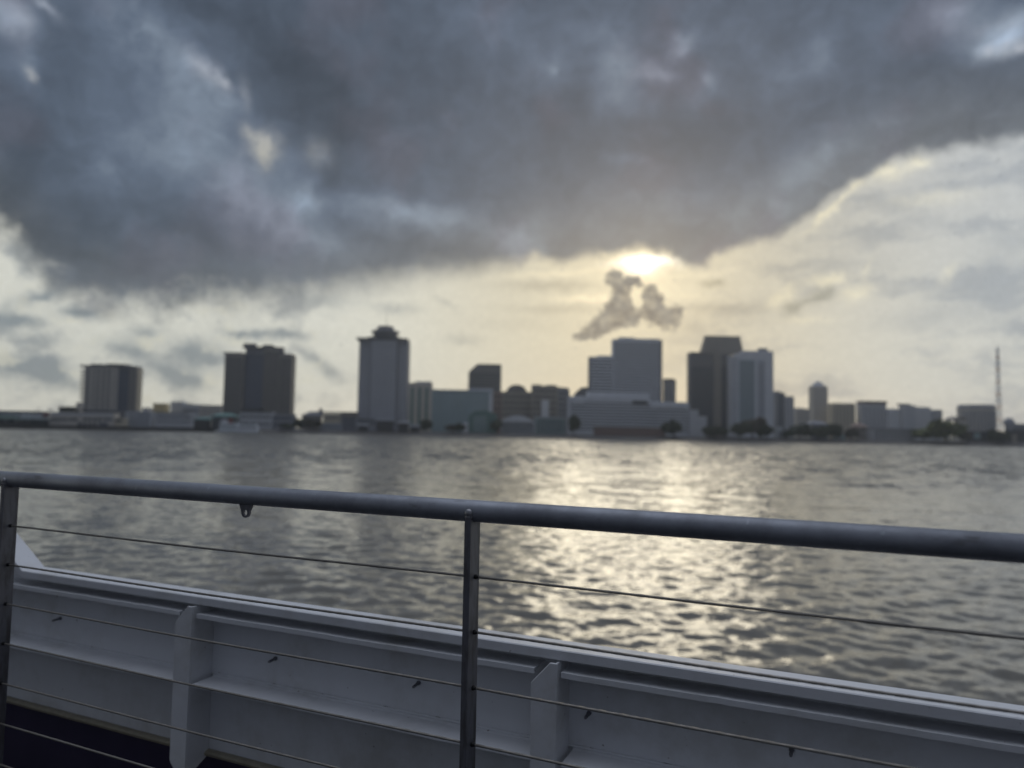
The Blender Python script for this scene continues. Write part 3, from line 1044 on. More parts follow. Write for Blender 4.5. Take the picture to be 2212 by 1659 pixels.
# ---- terminal
b = Bld('terminal_building', 'long beige two storey terminal with dark square windows above the wharf', 'terminal', 107, 270, 696)
b.box('wall', 'concrete', 107, 246, 891.2, 20)
b.box('window_band', 'bluegrey', 109, 244, 893.2, .3, y0=-.25, yb=897.2)
for x in [109.5, 118.7, 128, 138, 149, 159] + [180, 190.5, 201, 211.5]:
    b.box('window', 'glass', x, x + 7.2, 903.3, .3, y0=-.2, yb=909.3)
b.box('window', 'glass_blue', 222, 243, 903.8, .3, y0=-.2, yb=908)
for x in [179, 190, 201]:
    b.box('window', 'glass', x, x + 8, 913.8, .3, y0=-.2, yb=919.5)
b.box('window', 'glass_blue', 213, 233, 913.5, .3, y0=-.2, yb=919.5)
b.box('doorway', 'dark', 168, 176, 912, .4, y0=-.2)
b.box('annex', 'tan', 246, 275, 902.5, 16, y0=1.5)
b.box('window_band', 'glass', 248, 262, 906, .4, y0=1.2, yb=911, parent=b.root)

# ---- low dark building and rooftop greenery behind the terminal
b = Bld('warehouse', 'low dark flat roofed block behind the terminal at the foot of the balconied tower', 'warehouse', 126, 180, 735)
b.box('wall', 'dark', 126, 172, 879.5, 20)
b.box('stair_house', 'concrete', 168, 183, 869.5, 8, y0=-4)
b.box('roof', 'charcoal', 125, 169, 878.5, 22, y0=-1, yb=880)
b.last = (b.X(130), b.X(168), 0, 0, b.Z(881, 150))
b.grid(5, 1, 'glass', .4, .4, (.05, .05, .1, .3))

# ---- condominium tower with balconies
b = Bld('condominium_tower', 'square beige balconied tower standing behind the long terminal', 'apartment block', 172, 306, 790)
b.box('wall', 'concrete', 180, 252, 792.6, 28, y0=0)
W0 = b.last
fl_ = 12
zt, H = W0[4], W0[4] - W0[3]
b.grid(6, 12, 'dark', .66, .58, (.03, .02, .03, .10), part='window')
# piers between the bays
for x in (196.5, 214.5, 241, 245.5):
    b.box('pier', 'concrete', x, x + 2.0, 794, .5, y0=-.5)
b.box('wall', 'charcoal', 252, 277, 792, 25, y0=1.0)
b.strips(4, 'glass_blue', .7, (.05, .05, .05, .08))
b.box('wall', 'brown', 277, 292, 793.5, 25, y0=.4)
b.strips(2, 'glass', .3)
b.box('wall', 'tan', 292, 305, 797, 20, y0=1.0, label='yellowish end wall')
b.strips(1, 'charcoal', .35, (.0, .55, .02, .05))
b.box('roof', 'charcoal', 173.5, 196, 788.4, 30, y0=-.8, yb=792.6)
b.box('roof', 'charcoal', 196, 224, 786.3, 30, y0=-.8, yb=792.6)
b.box('roof', 'charcoal', 224, 231, 789.2, 30, y0=-.8, yb=792.6)
b.box('roof', 'charcoal', 231, 270, 786.0, 30, y0=-.8, yb=792.0)
b.box('roof', 'charcoal', 270, 306.5, 790.5, 30, y0=-.4, yb=796.6)
for i in range(11):
    y = 798.2 + i * 7.05
    b.box('balcony', 'charcoal', 172.6 - i * .18, 181, y, 14, y0=1.0, yb=y + 3.4)
b.box('podium', 'charcoal', 168, 312, 886, 36, y0=-6)

# ---- gap buildings between condominium and hotel
b = Bld('office_block', 'small gridded grey block beside the wharf under the yellow building', 'office block', 270, 336, 712)
b.box('wall', 'bluegrey', 270, 336, 889, 20)
b.grid(8, 3, 'glass', .55, .5)
b = Bld('grey_block', 'plain grey block with a dark roof just below the yellow building', 'office block', 336, 418, 716)
b.box('wall', 'grey', 336, 418, 892, 20)
b.box('roof', 'charcoal', 335.5, 418.5, 890.5, 21, y0=-.5, yb=892)
b.bands(2, 'glass', .4, (.04, .04, .2, .3)) if False else None
b.last = (b.X(336), b.X(418), 0, 0, b.Z(892, 377))
b.grid(12, 2, 'glass', .5, .45, (.04, .04, .12, .25))
b = Bld('yellow_building', 'bright yellow boxy building in the gap beside the balconied tower', 'building', 329, 366, 900)
b.box('wall', 'cream', 329.5, 365.5, 872.6, 25)
b.bands(2, 'tan', .18, (.02, .02, .2, .5))
b.box('roof', 'cream', 328.8, 366.2, 871.2, 26, y0=-.5, yb=872.6)
b = Bld('flat_block', 'low violet grey block peeking out between the balconied tower and yellow building', 'building', 305, 330, 910)
b.box('wall', 'grey', 306, 330, 880.5, 25)
b.bands(1, 'slate', .3)
b = Bld('convention_hall', 'long pale blue grey hall stretching from the yellow building to the brown hotel', 'hall', 366, 480, 930)
b.box('wall', 'grey', 368, 393, 867.5, 25)
b.box('wall', 'bluegrey', 393, 430, 873.5, 25)
b.bands(2, 'slate', .3)
b.box('wall', 'concrete', 430, 486, 875, 25)
b.strips(7, 'slate', .35)
b.box('roof_unit', 'charcoal', 400, 408, 871.5, 8, y0=5, yb=874)

# ---- green roofed pavilions
b = Bld('pavilion', 'dark open pavilion with a low teal roof beside the moored white boat', 'pavilion', 417, 457, 690)
b.box('wall', 'dark', 419, 455, 905, 14)
hip(b, 'green_roof', 418, 456, 906, 901, 14)
b.strips(6, 'timber', .3)
b = Bld('ferry_shed', 'dark riverside shed under a tall peaked teal roof behind the white boat', 'shed', 452, 506, 697)
b.box('wall', 'dark', 458, 500, 899, 16)
b.strips(6, 'slate', .3)
hip(b, 'green_roof', 456, 504, 899.5, 892, 16, over=1.5, ridge=.5)

# ---- brown hotel
b = Bld('hotel_tower', 'broad dark brown slab hotel with stepped roofline and a recessed middle', 'hotel', 483, 637, 800)
b.box('wall', 'brown', 482.5, 523, 764, 28, y0=0)
b.strips(7, 'glass', .42)
b.box('wall', 'slate', 523, 566, 750.5, 25, y0=6)
b.strips(8, 'glass_blue', .55, (.03, .03, .08, .04))
b.box('wall', 'brown', 566, 601, 752, 28, y0=2)
b.strips(6, 'glass', .4)
b.box('wall', 'brown', 601, 637, 766.5, 28, y0=0)
b.strips(6, 'glass', .42)
b.box('roof', 'charcoal', 482, 523.5, 761.0, 29, y0=-.5, yb=764)
b.box('roof', 'charcoal', 600.5, 638, 764, 29, y0=-.5, yb=766.5)
b.box('roof', 'charcoal', 522, 602, 748.5, 26, y0=1.5, yb=751.5)
b.box('penthouse', 'charcoal', 521, 547, 740.5, 14, y0=6, yb=749)
b.box('penthouse', 'charcoal', 563, 585, 743.5, 14, y0=6, yb=749)
b.box('penthouse', 'charcoal', 585, 608, 749.0, 14, y0=4, yb=764)
b.box('entrance_canopy', 'dark', 524, 566, 882, 8, y0=-3, yb=890)
b = Bld('hotel_annex', 'low grey flat roofed hall at the foot of the brown hotel', 'hall', 515, 640, 735)
b.box('wall', 'grey', 517, 588, 891, 22)
b.grid(9, 2, 'glass', .5, .4)
b.box('wall', 'slate', 588, 640, 894.5, 22)
b.grid(7, 2, 'glass', .5, .4)
b.box('roof', 'charcoal', 516.5, 588.5, 889.8, 22.5, y0=-.4, yb=891)

# ---- low houses between hotel and striped tower
b = Bld('brown_house', 'low brown hip roofed house with a round dome to one side of the hotel', 'house', 640, 700, 760)
b.box('wall', 'brown', 652, 696, 898, 20)
b.grid(6, 2, 'glass', .45, .45)
hip(b, 'charcoal', 651, 697, 898, 888, 20)
b.mesh('dome', 'charcoal', MB().ball((b.X(688), 8, b.Z(892, 688)), 2.4, 2.4, 5.5, 12, 6, True), smooth=True)
b = Bld('tan_house', 'tan walled low block with a flat dark roof beside the striped tower', 'house', 696, 775, 765)
b.box('wall', 'tan', 698, 735, 893, 20)
b.grid(5, 2, 'glass', .45, .4)
b.box('wall', 'brown', 735, 776, 892, 20)
b.grid(5, 2, 'glass', .45, .4)
b.box('roof', 'charcoal', 696, 777, 889.5, 21, y0=-.5, yb=892)
b = Bld('waterside_shed', 'low slate blue shed on the bank in front of the tan house', 'shed', 690, 768, 706)
b.box('wall', 'slate', 738, 772, 903, 12)
b.strips(6, 'glass', .4)
b.box('wall', 'bluegrey', 690, 738, 914, 12)
b.strips(8, 'glass', .4)
b.box('roof', 'charcoal', 737, 773, 901.5, 13, y0=-.5, yb=903)

# ---- striped tower with the round crown
b = Bld('striped_tower', 'tall slate blue tower with fine vertical stripes and a stepped round crown', 'office tower', 773, 886, 770)
b.box('wall', 'slate', 773.5, 884, 735, 40, y0=0)
b.strips(22, 'pale', .38, (.015, .015, .01, .02), part='fin', proud=.5)
b.box('wall', 'slate', 800, 858, 734.5, 4, y0=-4)
b.strips(11, 'pale', .38, (.03, .03, .01, .02), part='fin', proud=.5)
b.box('cornice', 'charcoal', 771.5, 887, 731, 44, y0=-5, yb=735.5)
cx = b.X(829, 720)
def zz(y): return b.Z(y, 829)
b.mesh('roof', 'charcoal', MB().frustum((b.X(786, 730), b.X(870, 730), 1, 20, zz(731)), (b.X(800, 730), b.X(860, 730), 3, 18, zz(726))))
b.mesh('crown', 'charcoal', MB().tube((cx, 10, zz(727)), (cx, 10, zz(716)), b.X(854, 720) - cx, b.X(856, 720) - cx, 28), smooth=False)
b.mesh('crown', 'charcoal', MB().tube((cx, 10, zz(716)), (cx, 10, zz(713)), b.X(861, 720) - cx, b.X(858, 720) - cx, 28))
b.mesh('crown', 'charcoal', MB().tube((cx, 10, zz(713)), (cx, 10, zz(702.5)), b.X(850, 720) - cx, b.X(845, 720) - cx, 28))
b.mesh('antenna', 'charcoal', MB().tube((cx + .5, 10, zz(703)), (cx + 1.2, 10, zz(668)), .28, .12, 6))
b.box('podium', 'slate', 770, 874, 905, 10, y0=-12)
b.strips(14, 'glass', .4)

# ---- pale striped slab behind, with the teal glass hall beside it
b = Bld('pale_slab', 'slim grey slab with tan pilasters squeezed between striped tower and teal hall', 'building', 878, 936, 880)
b.box('wall', 'concrete', 880, 934, 827, 30)
b.strips(3, 'green_roof', .4, (.04, .04, .1, .02))
b.box('penthouse', 'grey', 896, 932, 823, 14, y0=5, yb=829)
b = Bld('teal_hall', 'wide pale teal glass hall in front of the dark cut corner block', 'hall', 930, 1064, 790)
b.box('wall', 'glass_teal', 932, 1059, 844, 40)
b.strips(14, 'teal', .25, (.01, .01, .02, .02), part='mullion')
b.box('wall', 'bluegrey', 1012, 1064, 838.5, 26, y0=8)
b.box('roof', 'bluegrey', 931.5, 1060, 842, 41, y0=-.6, yb=844.5)
b.box('pilaster', 'pale', 1056, 1063, 850, 12, y0=-2)
b = Bld('aquarium', 'dark teal faceted building on the bank in front of the teal hall', 'aquarium', 1010, 1075, 712)
b.mesh('wall', 'green_roof', MB().prism([(b.X(1012), 0), (b.X(1073), 0), (b.X(1073), b.Z(895, 1070)), (b.X(1050), b.Z(886, 1050)), (b.X(1025), b.Z(888, 1025)), (b.X(1012), b.Z(899, 1012))], 'y', 0, 24))
b.last = (b.X(1022), b.X(1052), 0, 0, b.Z(897, 1037))
b.strips(6, 'glass_teal', .6)
b.box('wall', 'pale', 1000, 1012, 912, 14)

# ---- dark bevelled block
b = Bld('office_block', 'dark office block with one cut off upper corner behind the teal hall', 'office block', 1011, 1084, 980)
X = b.X
mb = MB().prism([(X(1011, 830), 0), (X(1082, 830), 0), (X(1082.5, 790), b.Z(788.5, 1082)), (X(1030, 790), b.Z(787.5, 1030)), (X(1012, 810), b.Z(803, 1012))], 'y', 0, 40)
b.mesh('wall', 'charcoal', mb)
b.last = (X(1014, 830), X(1080, 830), 0, b.Z(850, 1046), b.Z(804, 1046))
b.bands(7, 'glass', .5, (.02, .02, .02, .02))
b.box('roof', 'charcoal', 1031, 1083.5, 786.5, 41, y0=-.5, yb=788.4)

# ---- brown buildings in the middle
b = Bld('brick_office', 'slim brick corner block wedged beside the teal hall', 'building', 1062, 1086, 840)
b.box('wall', 'brick', 1064, 1084, 846, 25)
b.grid(3, 6, 'glass', .5, .5)
b = Bld('domed_block', 'dark brown block with a rounded roof, nearest to the cut corner block', 'office block', 1082, 1150, 900)
b.box('wall', 'brown', 1084, 1149, 846, 30)
b.grid(9, 6, 'glass', .5, .5)
xm = b.X(1115, 840)
b.mesh('roof', 'charcoal', MB().prism([(b.X(x, 840), b.Z(y, x)) for x, y in ((1093, 846.5), (1097, 838), (1104, 832.5), (1114, 830.5), (1124, 831.5), (1133, 836), (1139, 846.5))], 'y', 1, 26))
b = Bld('flat_brown_block', 'wide flat topped brown block with a pale end panel, next after the rounded roof', 'office block', 1146, 1205, 890)
b.box('wall', 'brown', 1147, 1204, 833, 30)
b.grid(8, 7, 'glass', .5, .5)
b.box('roof', 'charcoal', 1148.5, 1170, 830.5, 20, y0=2, yb=833)
b.box('roof', 'charcoal', 1180, 1202, 831.2, 20, y0=2, yb=833)
b.box('panel', 'pale', 1169, 1185, 864, 4, y0=-5, label='pale end panel')
b = Bld('slate_block', 'slate grey block stepping down beside the flat topped brown one', 'office block', 1202, 1232, 905)
b.box('wall', 'slate', 1203, 1230, 839, 30)
b.grid(5, 7, 'glass', .5, .5)
b.box('roof', 'charcoal', 1204, 1226, 836.5, 20, y0=2, yb=839)
b = Bld('gabled_block', 'small dark block with a sloping top tucked against the pale stepped tower', 'office block', 1240, 1272, 920)
b.mesh('wall', 'charcoal', MB().prism([(b.X(1243), 0), (b.X(1272), 0), (b.X(1272), b.Z(836, 1270)), (b.X(1256), b.Z(836.5, 1256)), (b.X(1243), b.Z(849, 1243))], 'y', 0, 30))
b.last = (b.X(1246), b.X(1270), 0, 0, b.Z(850, 1258))
b.bands(5, 'glass', .4)

# ---- bank pavilions under them
b = Bld('arched_pavilion', 'pale arched pavilion on the bank below the brown blocks', 'pavilion', 1078, 1158, 715)
b.box('wall', 'bluegrey', 1082, 1155, 910, 18)
b.strips(11, 'glass', .5, (.03, .03, .1, .05))
ar = []
for i in range(13):
    f = i / 12
    ar.append((b.X(1079 + 78 * f, 905), b.Z(911 - 14 * math.sin(math.pi * f), 1118)))
b.mesh('roof', 'pale', MB().prism(ar, 'y', -1, 19))
b = Bld('blue_pavilion', 'low teal blue waterfront hall with columns beside the arched pavilion', 'pavilion', 1155, 1222, 718)
b.box('wall', 'teal', 1156, 1220, 903, 18)
b.strips(10, 'glass', .45)
b.box('roof', 'bluegrey', 1155, 1221, 900.5, 19, y0=-.6, yb=903)

# ---- pale stepped hotel over a broad podium
b = Bld('stepped_hotel', 'pale blue grey stepped hotel tower just below the sun', 'hotel', 1268, 1432, 800)
b.box('wall', 'pale', 1270.5, 1330, 770.5, 30, y0=1)
b.bands(17, 'glass', .34, (.02, .0, .02, .3))
b.box('wall', 'pale', 1324, 1429.5, 733, 30, y0=0)
b.bands(24, 'glass', .32, (.015, .015, .03, .3))
b.box('penthouse', 'bluegrey', 1338, 1372, 727.5, 16, y0=4, yb=733.5)
b.box('penthouse', 'bluegrey', 1372, 1425, 730.5, 18, y0=4, yb=733.5)
b.box('penthouse', 'bluegrey', 1292, 1322, 767, 16, y0=5, yb=771)
b.box('corner_pier', 'slate', 1270, 1274, 771, 3, y0=-1.5)
b.box('corner_pier', 'slate', 1425.5, 1429.8, 734, 3, y0=-1.5)
b = Bld('podium_mall', 'broad pale mall with long horizontal bands spread below the stepped hotel', 'mall', 1222, 1525, 745)
b.box('wall', 'pale', 1229, 1404, 857, 30, y0=0)
b.bands(10, 'glass', .3, (.0, .0, .13, .1))
b.box('parapet', 'pale', 1270, 1404, 847, 26, y0=2, yb=857.5)
b.box('wall', 'pale', 1236, 1262, 858, 2, y0=-2.2, yb=871, label='blank pale wall panel')
b.box('wall', 'pale', 1404, 1489, 868, 28, y0=3)
b.bands(8, 'glass', .3, (.0, .0, .2, .1))
b.box('parapet', 'pale', 1404, 1490, 873, 1, y0=2, yb=881)
b.box('loading_bay', 'dark', 1366, 1398, 866, .6, y0=-.5, yb=874)
b.box('wall', 'grey', 1489, 1507, 885, 20, y0=-3)
b.box('wall', 'grey', 1507, 1525, 899, 18, y0=-3)
b.box('pier', 'pale', 1226, 1231, 858, 3, y0=-2)
b = Bld('chimney_block', 'narrow dark block showing between the stepped hotel and twin towers', 'office block', 1430, 1463, 900)
b.box('wall', 'charcoal', 1431.5, 1460, 819.5, 22)
b.strips(3, 'grey', .3)
b.box('roof', 'charcoal', 1433, 1456, 817.5, 16, y0=2, yb=820)
b = Bld('flood_wall', 'brown brick wall along the water below the broad mall', 'wall', 1282, 1440, 703)
b.box('wall', 'brick', 1283, 1438, 924, 3)
b.box('coping', 'brown', 1282, 1439, 922.5, 3.6, y0=-.3, yb=924)

# ---- twin towers to starboard
b = Bld('mansard_tower', 'dark brown tower with a sloping mansard top beside the pale notched tower', 'office tower', 1483, 1610, 830)
b.box('wall', 'charcoal', 1484, 1577, 764, 34, y0=0)
b.strips(9, 'glass', .45, (.02, .02, .16, .03))
b.box('roof', 'brown', 1483.5, 1577.5, 761, 35, y0=-.5, yb=764.3)
z0, z1 = b.Z(764, 1560), b.Z(727, 1560)
b.mesh('mansard', 'brown', MB().frustum((b.X(1517, 750), b.X(1609, 750), 3, 17, z0), (b.X(1528, 735), b.X(1601, 735), 4, 16, z1)))
for i in range(9):
    b.mesh('fin', 'charcoal', MB().frustum((b.X(1521 + i * 10.2, 750) - .35, b.X(1521 + i * 10.2, 750) + .35, 2.8, 4, z0), (b.X(1531 + i * 8.0, 735) - .35, b.X(1531 + i * 8.0, 735) + .35, 3.8, 5, z1)))
b.mesh('roof_cap', 'brown', MB().box(b.X(1527, 735), b.X(1602, 735), 3.6, 16.4, z1, z1 + 1.2))
b.box('pilaster', 'brown', 1542, 1558, 763.5, 2, y0=-1.5)
b = Bld('notched_tower', 'pale blue grey tower with a small rooftop knob beside the mansard tower', 'office tower', 1572, 1674, 810)
b.box('wall', 'grey', 1572, 1594, 768, 30, y0=2)
b.strips(2, 'bluegrey', .5)
b.box('wall', 'pale', 1594, 1671, 764, 32, y0=0)
b.box('glass_face', 'glass_teal', 1597, 1630, 778, .6, y0=-.4, yb=915)
b.strips(6, 'slate', .35, (.02, .02, .01, .01))
b.box('glass_face', 'bluegrey', 1637, 1652, 778, .6, y0=-.4, yb=915)
b.strips(3, 'slate', .35)
b.box('roof', 'grey', 1606, 1671.5, 757.5, 26, y0=2, yb=764.3)
b.box('penthouse', 'slate', 1643, 1662, 750.5, 10, y0=6, yb=757.6)
b = Bld('step_block', 'dark grey block with a stepped roof in the lee of the notched tower', 'office block', 1668, 1716, 850)
b.box('wall', 'slate', 1670, 1696, 848, 26)
b.strips(3, 'glass', .4)
b.box('wall', 'grey', 1694, 1714, 856, 24, y0=-2)
b.strips(3, 'slate', .4)
b.box('penthouse', 'slate', 1676, 1690, 844.5, 10, y0=5, yb=848.2)
b = Bld('low_tan_block', 'low tan block between the stepped roof block and the capped tower', 'building', 1712, 1750, 900)
b.box('wall', 'concrete', 1712, 1750, 883, 25)
b.grid(6, 5, 'slate', .45, .4)
b.box('roof', 'grey', 1716, 1740, 881, 16, y0=4, yb=883.2)
b = Bld('capped_tower', 'slender grey tower with a small pyramid cap on its roof', 'office tower', 1746, 1790, 930)
b.box('wall', 'concrete', 1747, 1788.5, 834, 30)
b.grid(5, 11, 'slate', .4, .45)
b.mesh('cap', 'grey', MB().frustum((b.X(1759, 832), b.X(1785, 832), 2, 13, b.Z(834, 1768)), (b.X(1768, 826), b.X(1776, 826), 6, 9, b.Z(823, 1768))))
b = Bld('wide_tan_block', 'wide tan block with upright brown strips under the capped tower', 'building', 1788, 1850, 905)
b.box('wall', 'tan', 1789, 1848, 871, 28)
b.strips(6, 'brown', .42, (.03, .03, .06, .02))
b = Bld('red_roofed_block', 'grey block topped by a dull red roof band', 'building', 1846, 1944, 900)
b.box('wall', 'grey', 1850, 1915, 872, 28)
b.strips(6, 'slate', .4, (.03, .03, .08, .02))
b.box('roof', 'brick', 1849.5, 1916, 866, 29, y0=-.5, yb=872.4)
b.box('wall', 'pale', 1916, 1943, 883, 24, y0=-2)
b.strips(3, 'grey', .4)
b = Bld('pale_terrace', 'long pale grey terrace of blocks behind the bright green tree', 'building', 1940, 2038, 890)
b.box('wall', 'grey', 1942, 1978, 875, 26)
b.strips(5, 'bluegrey', .5)
b.box('wall', 'pale', 1978, 2012, 879, 26, y0=1)
b.strips(5, 'grey', .5)
b.box('wall', 'bluegrey', 2012, 2036, 885, 26)
b.strips(3, 'slate', .4)
b.box('penthouse', 'charcoal', 1948, 1972, 871.5, 12, y0=6, yb=875.2)
b = Bld('round_roofed_house', 'small brown grey house with a rounded roof beside the mast', 'house', 2058, 2096, 850)
b.box('wall', 'concrete', 2060, 2095, 908, 22)
b.mesh('roof', 'brown', MB().prism([(b.X(2060 + 35 * i / 8, 905), b.Z(908.3 - 9 * math.sin(math.pi * i / 8), 2078)) for i in range(9)], 'y', 0, 22))
b.grid(4, 2, 'slate', .5, .4)
b = Bld('drum_building', 'squat grey drum shaped block at the foot of the tall mast', 'building', 2093, 2172, 840)
xc = b.X(2132, 900); rr = b.X(2169, 900) - xc
b.mesh('wall', 'concrete', MB().tube((xc, rr, 0), (xc, rr, b.Z(880, 2132)), rr, rr, 32), smooth=False)
b.mesh('roof', 'slate', MB().tube((xc, rr, b.Z(881, 2132)), (xc, rr, b.Z(873.5, 2132)), rr * 1.02, rr * .93, 32))
me = None
for i in range(15):
    a = math.pi * (1.08 + .84 * i / 14)
    q = (xc + rr * math.cos(a), rr + rr * math.sin(a), 0)
    if me is None: me = MB().box(-.9, .9, -.35, .35, 4, b.Z(888, 2132)).build('window_strip', M['slate'], b.root, loc=q); me.rotation_euler[2] = a + math.pi / 2; me = me.data
    else: put('window_strip', me, b.root, q, a + math.pi / 2)
b = Bld('waterfront_shop', 'low dark shopfront on the bank under the drum shaped block', 'shop', 2085, 2176, 712)
b.box('wall', 'dark', 2086, 2172, 932, 14)
b.box('window', 'teal', 2104, 2118, 935, .4, y0=-.3, yb=948)
b.box('window', 'glass_blue', 2124, 2160, 934, .4, y0=-.3, yb=944)
b = Bld('domed_church', 'low blue grey building carrying a small dome beside the mast', 'church', 2168, 2270, 800)
b.box('wall', 'slate', 2170, 2270, 916, 24)
b.grid(9, 2, 'glass', .4, .4)
b.mesh('dome', 'slate', MB().ball((b.X(2193, 910), 10, b.Z(917, 2193)), b.X(2205, 910) - b.X(2193, 910), 6, b.Z(902, 2193) - b.Z(917, 2193), 16, 8, True), smooth=True)
b = Bld('dark_warehouse', 'dark low warehouse on the bank below the domed building', 'warehouse', 2170, 2290, 712)
b.box('wall', 'dark', 2172, 2290, 930, 14)
b.box('door', 'brown', 2186, 2196, 938, .4, y0=-.3)

# ---- lattice mast
b = Bld('radio_mast', 'tall red and white lattice mast with stay wires rising behind the drum block', 'mast', 2140, 2172, 870)
xm = b.X(2157, 850)
top, base_w = b.Z(751, 2157), 2.4
segs = 15
leg = lambda k, sgnx, sgny: (xm + sgnx * base_w * (1 - .6 * k), sgny * base_w * (1 - .6 * k), top * k)
for i in range(segs):
    k0, k1 = i / segs, (i + 1) / segs
    mb = MB()
    for sx, sy in ((1, 1), (1, -1), (-1, 1), (-1, -1)):
        mb.tube(leg(k0, sx, sy), leg(k1, sx, sy), .26, .24, 5)
        mb.tube(leg(k0, sx, sy), leg(k1, -sx, sy), .13, .13, 4)
        mb.tube(leg(k0, sx, sy), leg(k1, sx, -sy), .13, .13, 4)
    b.mesh('lattice_section', 'mast' if i % 2 else 'pale', mb)
b.mesh('antenna', 'charcoal', MB().tube((xm, 0, top), (xm, 0, top + 5), .25, .08, 6))
for dx in (-19, 19):
    b.mesh('stay_wire', 'charcoal', MB().tube((xm, 0, top * .55), (xm + dx * .55, 6, 0), .07, .07, 4))
for y in (768, 780, 790):
    zq = b.Z(y, 2157)
    b.mesh('dish', 'pale', MB().tube((xm - 1.6, -1.6, zq), (xm - 1.6, -2.5, zq), .9, 1.1, 12))
b.mesh('base', 'concrete', MB().box(xm - 4, xm + 4, -4, 4, 0, 1))

# ---- odds and ends on the bank
b = Bld('kiosk', 'narrow white kiosk standing among the dark bank trees', 'kiosk', 1676, 1693, 704)
b.box('wall', 'white_wall', 1679, 1690, 924, 4)
b.box('door', 'slate', 1682, 1687, 930, .2, y0=-.15)
b.box('roof', 'pale', 1678, 1691, 922, 5, y0=-.5, yb=924)
b = Bld('pump_house', 'small teal painted pump house right at the waterline among trees', 'hut', 1796, 1828, 703)
b.box('wall', 'teal', 1799, 1826, 939, 8)
b.box('roof', 'bluegrey', 1798, 1827, 937.5, 9, y0=-.5, yb=939)
b.box('door', 'slate', 1810, 1815, 944, .2, y0=-.15)
b = Bld('low_hall', 'violet grey hall with a shallow roof behind the dark bank trees', 'hall', 1750, 1794, 740)
b.box('wall', 'slate', 1752, 1791, 916, 18)
hip(b, 'slate', 1752, 1791, 916, 910, 18)
b.grid(5, 2, 'glass', .4, .4)
b = Bld('brown_hut', 'dark brown block with a hipped roof on the bank below the red roof', 'hut', 1844, 1876, 715)
b.box('wall', 'brown', 1848, 1873, 922, 12)
hip(b, 'brick', 1847, 1874, 922, 914, 12)
b.grid(3, 2, 'glass', .4, .4)
b = Bld('long_shed', 'long low grey shed on the bank in front of the pale terrace', 'shed', 1876, 1978, 712)
b.box('wall', 'grey', 1878, 1976, 928, 12)
b.strips(14, 'dark', .4)
b.box('roof', 'charcoal', 1877, 1977, 926, 13, y0=-.5, yb=928)
b = Bld('ferry_landing', 'pale blue canopies of a landing stage at the foot of the striped tower', 'landing stage', 770, 895, 700)
for x0, x1, yt, mt in ((772, 796, 915, 'bluegrey'), (812, 852, 904, 'bluegrey'), (858, 884, 909, 'pale'), (884, 908, 917, 'bluegrey')):
    b.box('canopy', mt, x0, x1, yt, 8, y0=-1, yb=yt + 5)
    b.box('wall', 'dark', x0 + 2, x1 - 2, yt + 5, 5)
b.box('wall', 'slate', 796, 812, 919, 6)
b.box('wall', 'slate', 851, 859, 920, 6)

# ---- boats
b = Bld('river_boat', 'white double decked river boat moored below the brown hotel', 'boat', 462, 562, 676)
b.root.location.z = 0
def bz(y, x): return at(x, y, 676)[1]
zw = 0.0
X0, X1 = b.X(463), b.X(561)
b.mesh('hull', 'boat_white', MB().add([(X0, 3, -.4), (X1 - 3, .4, -.4), (X1 - 3, 5.6, -.4), (X0 - .6, 3, 1.9), (X1, 0, 1.7), (X1, 6, 1.7), (X0 + 5, 0, 1.75), (X0 + 5, 6, 1.75), (X0 + 5, .5, -.4), (X0 + 5, 5.5, -.4)],
       [(0, 8, 6, 3), (8, 1, 4, 6), (1, 2, 5, 4), (2, 9, 7, 5), (9, 0, 3, 7), (3, 6, 7), (6, 4, 5, 7), (0, 9, 8), (8, 9, 2, 1)]))
b.mesh('cabin', 'boat_white', MB().box(b.X(474), b.X(512), .6, 5.4, 1.7, bz(914, 490)))
b.last = (b.X(474), b.X(512), .6, 2.0, bz(914, 490)); b.grid(7, 2, 'glass', .5, .4, (.04, .04, .1, .15))
b.mesh('cabin', 'pale', MB().box(b.X(512), b.X(556), .8, 5.2, 1.65, bz(919, 530)))
b.last = (b.X(512), b.X(556), .8, 1.9, bz(919, 530)); b.grid(9, 1, 'glass', .6, .4, (.02, .02, .2, .3))
b.mesh('upper_deck', 'boat_white', MB().box(b.X(516), b.X(552), .5, 5.5, bz(919, 530), bz(916.5, 530)))
b.mesh('wheelhouse', 'pale', MB().box(b.X(477), b.X(489), 1.2, 4.8, bz(914, 483), bz(907, 483)))
b.mesh('funnel', 'red', MB().tube((b.X(496), 3, bz(914, 496)), (b.X(496), 3, bz(902, 496)), 1.3, 1.1, 14))
b.mesh('mast', 'pale', MB().tube((b.X(483), 3, bz(907, 483)), (b.X(483), 3, bz(896, 483)), .12, .06, 6))

# ------------------------------------------------------------------ trees
def crown_mesh(name, n, seed, mat, clumps):
    g = np.random.default_rng(seed)
    vs, fs = [], []
    for cx, cy, cz, r, rz in clumps:
        for _ in range(int(n * r * r)):
            d = g.normal(size=3); d /= np.linalg.norm(d)
            k = r * g.random() ** .35
            p = np.array([cx + d[0] * k, cy + d[1] * k, cz + d[2] * k * rz])
            a = g.normal(size=3); a /= np.linalg.norm(a)
            c = np.cross(a, g.normal(size=3)); c /= np.linalg.norm(c)
            sz = .09 + .1 * g.random()
            i = len(vs)
            vs += [tuple(p + a * sz), tuple(p + c * sz * .7), tuple(p - a * sz), tuple(p - c * sz * .7)]
            fs.append((i, i + 1, i + 2, i + 3))
    me = bpy.data.meshes.new(name)
    me.from_pydata(vs, [], fs)
    me.materials.append(M[mat])
    return me


